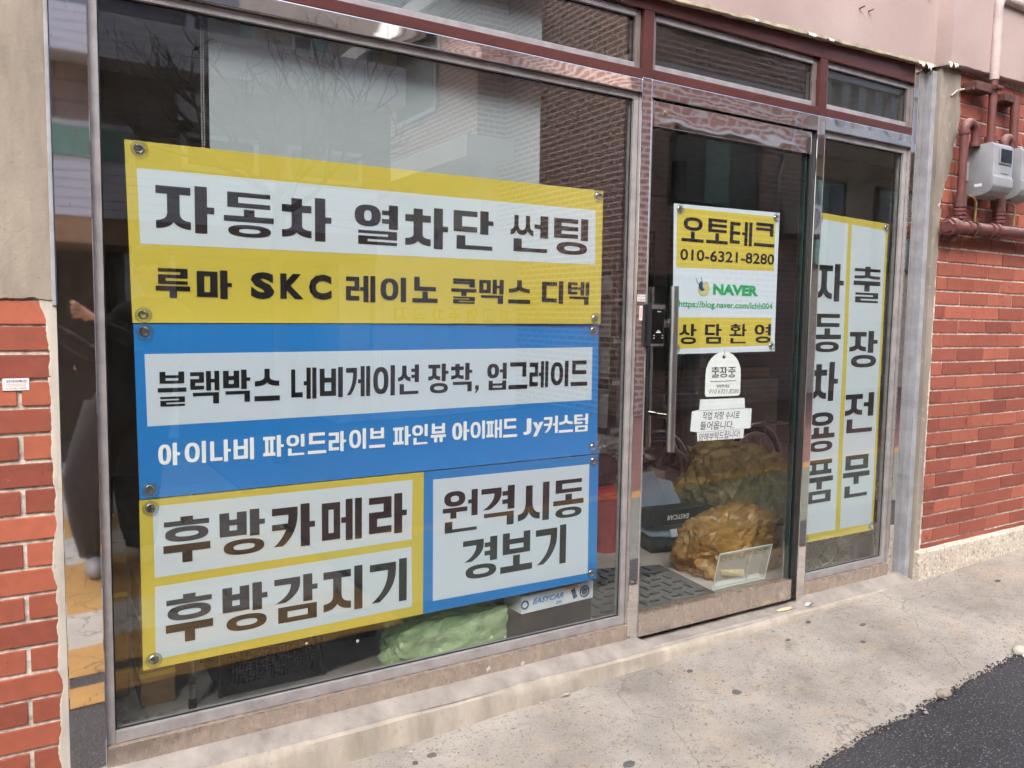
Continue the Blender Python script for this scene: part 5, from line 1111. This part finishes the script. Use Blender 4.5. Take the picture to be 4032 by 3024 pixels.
m_ = MB(); m_.box(3.80, 3.94, PY-.006, RY-.002, 2.435, 2.475); m_.box(3.78, 3.85, PY+.0, RY-.002, 2.43, 2.445); m_.tube([(3.93, PY-.024, 2.46), (3.98, PY-.024, 2.46)], .012, 8); m_.build('pipe_clamp', 'pipe_rust', up, bevel=.003)
m_ = MB(); m_.box(4.05, 4.20, PY-.006, RY-.002, 2.42, 2.455); tag(m_.build('pipe_bracket', 'pipe_rust', bevel=.003), 'rusty pipe bracket under the beam at the right edge', 'bracket')
m_ = MB(); m_.tube([(4.16, PY, 2.17), (4.155, PY, 2.45)], .0205, 14); tag(m_.build('riser_pipe', 'pipe_red', smooth=True), 'second red riser pipe cut off by the right picture edge', 'pipe')
m_ = MB(); m_.tube([(3.70, RY-.010, 2.40), (3.725, RY-.02, 2.425), (3.80, RY-.022, 2.445), (3.87, RY-.022, 2.478), (3.93, RY-.02, 2.482)], .0035, 8); tag(m_.build('loose_wire', 'wire_white', smooth=True), 'loose pale wire hanging from the pipe clamp', 'wire')
m_ = MB(); m_.box(3.70, 3.75, PY+.01, RY-.002, 1.735, 1.765); m_.build('wall_bracket', 'pipe_rust', gp, bevel=.003)

# ================================================================== opposite side of the street (seen mirrored in glass and steel)
GL = -.16
gbd = thing('grey_building', 'grey brick building with pale siding across the street', 'building', (0, -7, GL))
MB().box(-9, 2.145, -13, -7.02, 4.19, 6.1).build('upper_wall', 'brick_grey', gbd)
m_ = MB()
for i in range(5): m_.box(-9, 3.9, -7.05+.004*(i % 2), -6.55, 3.775+i*.086, 3.775+i*.086+.080)
m_.build('siding_board', 'siding', gbd)
MB().box(-9, 3.898, -13, -6.56, 3.77, 4.185).build('siding_backing', 'conc_white', gbd)
MB().box(-9, 3.9, -13, -7.0, 2.80, 3.768).build('stone_wall', 'stone_brown', gbd)
m_ = MB()
for i in range(6): m_.box(-9, 3.7, -7.03, -6.90, 2.285+i*.087, 2.285+i*.087+.081)
m_.build('siding_board', 'siding', gbd)
MB().box(-9, 3.7, -13, -6.93, 2.02, 2.284).build('lintel', 'tan_wall', gbd)
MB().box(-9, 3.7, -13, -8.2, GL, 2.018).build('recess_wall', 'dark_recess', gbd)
for x0, x1, z0, z1, m1 in ((-.55, 1.05, 2.80, 3.22, 'win_green'), (1.5, 2.3, 2.86, 3.24, 'win_dark'), (2.6, 3.5, 2.86, 3.24, 'win_green')):
    wn = MB().box(x0, x1, -6.995, -6.90, z0, z1).build('window', 'frame_white', gbd); MB().box(x0+.06, x1-.06, -6.9, -6.885, z0+.05, z1-.05).build('pane', m1, wn)
MB().box(1.45, 1.75, -6.99, -6.75, 3.32, 3.62).build('wall_lamp_box', 'frame_white', gbd)
MB().box(.95, 1.45, -8.15, -7.1, GL, 1.95).build('column', 'frame_white', gbd); MB().box(3.28, 3.68, -8.15, -7.1, GL, 1.95).build('column', 'frame_white', gbd)
m_ = MB(); m_.tube([(1.62, -6.98, 4.3), (1.62, -6.98, 6.0)], .05, 8); m_.build('drain_pipe', 'frame_white', gbd)
ga = thing('garage', 'low white garage with roller shutter across the street', 'garage', (4.8, -7, GL))
MB().box(3.705, 5.75, -8.6, -7.02, GL, 2.45).build('garage_wall', 'conc_white', ga)
m_ = MB()
for i in range(22): m_.box(3.80, 5.68, -7.019, -6.995, GL+.02+i*.09, GL+.02+i*.09+.084)
m_.build('shutter_slat', 'siding', ga)
gt = [('차', 5.45), ('고', 5.20), ('앞', 4.95), ('주', 4.70), ('차', 4.45), ('금', 4.20), ('지', 3.95)]
for c_, x in gt:
    ol = lettering([(c_, -x-.17, -x, 1.28, 1.45, {'wt': .7})], flat_y(0.0), 0, ga, 'ink_orange', 'letter', 0)
    for v in ol.data.vertices:
        wx, wz = v.co.x+4.8, v.co.z+GL; v.co = Vector((-wx-4.8, -6.990+7, wz-GL))
gl_ = thing('globe_lamp', 'white globe lamp on the garage corner across the street', 'lamp', (5.86, -6.9, 2.1)); m_ = MB(); m_.lathe((5.86, -6.85, 2.08), (0, 0, 1), [(0, 0), (.07, .02), (.10, .10), (.07, .18), (0, .2)], 16); m_.build('globe', 'lamp_globe', gl_, smooth=True); MB().tube([(5.86, -7.02, 2.02), (5.86, -6.85, 2.06)], .02, 8).build('arm', 'frame_white', gl_)
rbd = thing('red_brick_building', 'red brick house with white ledge across the street', 'building', (7, -7, GL))
MB().box(6.3, 9.57, -14, -5.5, GL, 6.2).build('main_wall', 'brick_opposite', rbd)
MB().box(5.8, 6.298, -12.7, -8.3, 3.66, 6.1).build('wing_wall', 'brick_opposite', rbd)
MB().box(5.5, 6.297, -12.9, -8.05, 3.64, 3.95).build('ledge', 'conc_white', rbd)
MB().box(6.0, 6.296, -12.6, -8.5, GL, 3.638).build('porch_wall', 'conc_white', rbd)
m_ = MB(); m_.add([(5.3, -13.2, 6.05), (6.297, -13.2, 6.7), (6.297, -7.9, 6.7), (5.3, -7.9, 6.05), (5.3, -13.2, 6.2), (6.297, -13.2, 6.85), (6.297, -7.9, 6.85), (5.3, -7.9, 6.2)], [(0, 1, 2, 3), (4, 5, 6, 7), (0, 1, 5, 4), (1, 2, 6, 5), (2, 3, 7, 6), (3, 0, 4, 7)]); m_.build('roof', 'roof_tile', rbd)
MB().box(5.25, 5.32, -13.2, -7.9, 5.9, 6.15).build('eaves_board', 'conc_white', rbd)
def winx(x, y0, y1, z0, z1):
    w_ = MB().box(x-.05, x, y0, y1, z0, z1).build('window', 'frame_white', rbd); MB().box(x-.062, x-.0505, y0+.07, y1-.07, z0+.07, z1-.07).build('pane', 'win_dark', w_)
winx(5.798, -11.2, -9.6, 4.62, 5.95)
def winy(par, x0, x1, z0, z1, y, fm_='dark_recess', n_=3):
    w_ = MB().box(x0, x1, y, y+.06, z0, z1).build('window', fm_, par); wd = (x1-x0-.1)/n_
    for i in range(n_): MB().box(x0+.06+i*wd, x0+.02+(i+1)*wd, y+.061, y+.068, z0+.06, z1-.06).build('pane', 'win_green' if i % 2 else 'win_dark', w_)
winy(rbd, 7.02, 8.6, 2.80, 3.72, -5.499); winy(rbd, 7.02, 8.6, 4.9, 5.8, -5.499); winy(rbd, 6.7, 7.6, .7, 1.9, -5.499)
MB().box(6.28, 9.6, -5.52, -5.44, 4.35, 4.5).build('string_course', 'conc_white', rbd)
m_ = MB(); m_.box(6.8, 9.3, -5.4988, -5.42, 3.75, 3.80); m_.build('window_hood', 'conc_white', rbd)
m_ = MB(); m_.tube([(9.0, -5.46, 2.2), (9.0, -5.46, 3.3), (9.3, -5.46, 4.2)], .02, 6); m_.build('conduit', 'frame_white', rbd)
ac = thing('air_conditioner', 'white outdoor air conditioner unit on the opposite brick wall', 'air conditioner', (9.3, -5.3, 2.56)); MB().box(9.12, 9.56, -5.45, -5.18, 2.56, 2.94).build('casing', 'ac_white', ac, bevel=.01); m_ = MB(); m_.torus((9.29, -5.178, 2.75), (0, 1, 0), .14, .008, 24, 6)
for i in range(5): m_.torus((9.29, -5.178, 2.75), (0, 1, 0), .02+.024*i, .003, 18, 4)
m_.build('fan_grille', 'ink_grey', ac); MB().box(9.15, 9.53, -5.4985, -5.16, 2.50, 2.555).build('wall_bracket', 'dark_recess', ac)
beb = thing('beige_building', 'beige brick building with white balcony across the street', 'building', (13, -7, GL))
MB().box(9.6, 19, -14, -6.2, GL, 6).build('main_wall', 'brick_tan', beb); MB().box(9.6, 19, -6.198, -5.3, 3.95, 4.12).build('balcony_slab', 'conc_white', beb)
m_ = MB()
for i in range(24): m_.box(9.7+i*.38, 9.86+i*.38, -5.42, -5.32, 4.121, 4.75)
m_.build('baluster', 'conc_white', beb); MB().box(9.6, 19, -5.46, -5.28, 4.751, 4.9).build('balcony_rail', 'conc_white', beb)
for x in (10.2, 12.2, 14.4): winy(beb, x, x+1.2, 2.2, 3.6, -6.199)
tb = thing('tan_building', 'tan brick apartment block further behind the street', 'building', (6, -17, GL))
MB().box(3.0, 12, -24, -16, GL, 10.5).build('main_wall', 'brick_tan', tb)
for x in (3.6, 5.3, 7.0):
    for z in (6.3, 8.6): winy(tb, x, x+.9, z, z+1.3, -15.999, 'frame_white', 2)
MB().box(2.6, 3.6, -15.995, -15.0, 7.6, 7.75).build('balcony_slab', 'conc_white', tb)
m_ = MB()
for i in range(9): m_.tube([(2.65+.11*i, -15.05, 7.75), (2.65+.11*i, -15.05, 8.7)], .02, 5)
m_.tube([(2.6, -15.05, 8.7), (3.6, -15.05, 8.7)], .03, 5); m_.build('balcony_railing', 'frame_white', tb)
# bare street tree
tr = thing('bare_tree', 'leafless street tree on the far side of the road', 'tree', (2.0, -5.0, GL))
m_ = MB(); m_.tube([(2.0, -5.0, GL), (2.02, -5.0, .9), (1.97, -5.02, 1.7), (2.0, -5.0, 2.35)], [.085, .07, .06, .05], 10); m_.build('trunk', 'bark', tr, smooth=True)
m_ = MB(); rnd = random.Random(5)
def branch(p, d, L, r, dep):
    pts_ = [p]; q = p.copy(); dd = d.copy(); n_ = 4
    for i in range(n_): dd = (dd+Vector((rnd.uniform(-.25, .25), rnd.uniform(-.25, .25), rnd.uniform(-.12, .22)))).normalized(); q = q+dd*L/n_; pts_.append(q.copy())
    m_.tube(pts_, [r*(1-.6*i/n_) for i in range(n_+1)], 5 if dep < 2 else 3, cap=False)
    if dep < 4:
        for i in range(3 if dep < 2 else 2):
            k_ = rnd.choice((2, 3, 4)) if dep else rnd.choice((3, 4)); b = pts_[k_]
            branch(b, (dd+Vector((rnd.uniform(-.9, .9), rnd.uniform(-.7, .7), rnd.uniform(-.3, .6)))).normalized(), L*rnd.uniform(.55, .8), r*.6, dep+1)
for a in (0.4, 1.5, 2.7, 3.6, 4.8, 5.8): branch(Vector((2.0, -5.0, 2.2+.04*a)), Vector((math.cos(a), math.sin(a)*.6, .55)).normalized(), .75, .036, 0)
m_.build('branches', 'bark', tr)

# ================================================================== the photographer (mirrored in the left jamb)
def skin_body(name, pts, edges, parent, mats, slot_fn, root, sub=2):
    me = bpy.data.meshes.new(name); off = root_loc(parent)
    me.from_pydata([Vector(p[:3])-off for p in pts], edges, []); o = bpy.data.objects.new(name, me); C.objects.link(o)
    sm = o.modifiers.new('skin', 'SKIN'); sm.use_smooth_shade = True
    sv = me.skin_vertices[0].data
    for i, p in enumerate(pts): sv[i].radius = (p[3], p[4] if len(p) > 4 else p[3]); sv[i].use_root = (i == root)
    ss = o.modifiers.new('sub', 'SUBSURF'); ss.levels = sub; ss.render_levels = sub
    bpy.context.view_layer.update()
    nm_ = bpy.data.meshes.new_from_object(o.evaluated_get(bpy.context.evaluated_depsgraph_get()))
    bpy.data.objects.remove(o); bpy.data.meshes.remove(me)
    nm_.materials.clear()
    for m1 in mats: nm_.materials.append(M[m1])
    for p in nm_.polygons: p.material_index = slot_fn(p.center+off); p.use_smooth = True
    o2 = bpy.data.objects.new(name, nm_); C.objects.link(o2); o2.parent = parent; return o2
G0 = gz(.3, -2.5)-.016
pe = thing('person', 'person in dark jacket and trousers holding up a phone', 'person', (.36, -2.62, G0))
H = G0
P_ = [(.40, -2.62, H+.95, .15, .12), (.40, -2.62, H+1.12, .155, .12), (.40, -2.61, H+1.30, .165, .12), (.40, -2.60, H+1.43, .10, .09), (.40, -2.585, H+1.52, .055, .055), (.39, -2.565, H+1.61, .085, .095), (.385, -2.56, H+1.71, .080, .092),   # 0-6 pelvis to head
      (.30, -2.62, H+.88, .105, .105), (.285, -2.58, H+.50, .085, .085), (.30, -2.60, H+.13, .060, .060), (.30, -2.545, H+.05, .045, .035),   # 7-10 leg (left in picture)
      (.50, -2.63, H+.88, .105, .105), (.53, -2.60, H+.50, .085, .085), (.55, -2.66, H+.13, .060, .060), (.57, -2.61, H+.05, .045, .035),     # 11-14
      (.23, -2.60, H+1.40, .068, .068), (.16, -2.60, H+1.17, .055, .055), (.05, -2.46, H+1.38, .036, .036),                                   # 15-17 arm to the left side of the phone
      (.57, -2.60, H+1.40, .068, .068), (.56, -2.55, H+1.15, .055, .055), (.36, -2.44, H+1.34, .038, .038), (.285, -2.405, H+1.405, .030, .022)]   # 18-21 arm to the right side of the phone
def shx(x, z): return x+.24*max(0.0, min(1.0, (z-H-.55)/.8))
P_ = [((shx(p[0], p[2]),)+tuple(p[1:])) if i not in (17, 20, 21) else p for i, p in enumerate(P_)]
E_ = [(0, 1), (1, 2), (2, 3), (3, 4), (4, 5), (5, 6), (0, 7), (7, 8), (8, 9), (9, 10), (0, 11), (11, 12), (12, 13), (13, 14), (3, 15), (15, 16), (16, 17), (3, 18), (18, 19), (19, 20), (20, 21)]
HZ = H+1.43
P_ += [(.03, -2.435, H+1.43, .028, .020)]; E_ += [(17, 22)]
def fingers(b, base, d, up, s):
    for i in range(4):
        st_ = Vector(base)+Vector(up)*(.030-.020*i); L = (.030, .034, .032, .026)[i]
        for j, (fw, cl) in enumerate(((.5, .0), (1.1, -.5), (1.25, -1.5))):
            q = st_+Vector(d)*L*fw*1.1+Vector((0, 1, 0))*(.018+.012*cl*-1*s*0)+Vector((0, .012*j, 0))
            P_.append((q.x, q.y, q.z, .0095 if j < 2 else .008)); E_.append((b if j == 0 else len(P_)-2, len(P_)-1))
    q1 = Vector(base)+Vector((0, -.02, .03))+Vector(d)*.02; P_.append((q1.x, q1.y, q1.z, .0105)); E_.append((b, len(P_)-1)); q2 = q1+Vector(d)*.03+Vector((0, -.004, .012)); P_.append((q2.x, q2.y, q2.z, .009)); E_.append((len(P_)-2, len(P_)-1))
fingers(21, (.262, -2.405, H+1.425), (-1, .15, .0), (0, .0, 1), 1)
fingers(22, (.035, -2.42, H+1.44), (-.2, .1, .9), (-1, 0, 0), 1)
def slot(c_):
    z = c_.z-H
    if z > 1.50: return 2
    if z > 1.375 and c_.y > -2.475 and c_.x < .33: return 2
    if z < .98: return 1
    return 0
skin_body('body', P_, E_, pe, ['cloth_jacket', 'cloth_trousers', 'skin'], slot, 0)
# face and hair
m_ = MB(); blob(m_, (.628, -2.585, H+1.715), (.098, .105, .085), .06, 3, 3, 2); m_.build('hair', 'hair', pe, smooth=True)
m_ = MB(); m_.tube([(.623, -2.462, H+1.655), (.624, -2.445, H+1.62)], [.008, .013], 8); m_.build('nose', 'skin', pe, smooth=True)
m_ = MB()
for x in (.595, .655): blob(m_, (x, -2.472, H+1.665), (.013, .007, .006), 0, 1, 2)
m_.build('eye', 'hair', pe); m_ = MB(); blob(m_, (.625, -2.468, H+1.575), (.024, .007, .006), 0, 1, 2); m_.build('mouth', 'ink_red', pe)
for x in (.54, .715): m_ = MB(); blob(m_, (x, -2.565, H+1.645), (.012, .022, .032), .1, 2, 2); m_.build('ear', 'skin', pe, smooth=True)
# loose trouser legs and jacket hem
for (a, b, c_) in (((.30, -2.62, H+.93), (.285, -2.58, H+.50), (.30, -2.61, H+.10)), ((.50, -2.63, H+.93), (.53, -2.60, H+.50), (.55, -2.665, H+.10))):
    m_ = MB(); m_.tube([a, Vector(a).lerp(Vector(b), .5), b, Vector(b).lerp(Vector(c_), .6), c_, (c_[0], c_[1], c_[2]-.01)], [.135, .135, .125, .105, .075, .07], 18, cap=False); m_.v = [(shx(x, z)+.012*nz(x*9, z*14), y+.012*nz(y*9, z*11, 3), z) for x, y, z in m_.v]; m_.build('trouser_leg', 'cloth_trousers', pe, smooth=True)
m_ = MB(); m_.tube([(.40, -2.62, H+.84), (.40, -2.62, H+1.0), (.40, -2.61, H+1.25), (.40, -2.60, H+1.42)], [.215, .20, .20, .12], 22, cap=False); m_.v = [(shx(x, z)+.014*nz(x*8, z*9), -2.615+(y+2.615)*.72+.01*nz(y*8, z*9, 5), z) for x, y, z in m_.v]; m_.build('jacket', 'cloth_jacket', pe, smooth=True)
for x, y in ((.30, -2.54), (.57, -2.60)):
    m_ = MB(); blob(m_, (x, y, H+.045), (.048, .135, .055), .06, 2, 3, 3, H+.004); m_.build('shoe', 'shoe', pe, smooth=True)
ph = thing('phone', 'black phone held up in front of the photographer', 'phone', (.1, -2.37, CAMZ))
m_ = MB(); m_.obox(Vector((0, -2.30, CAMZ))-cf*.014+cr*.085, cr, -cf, cu, .165, .008, .076); m_.build('phone_body', 'phone_black', ph, bevel=.003)
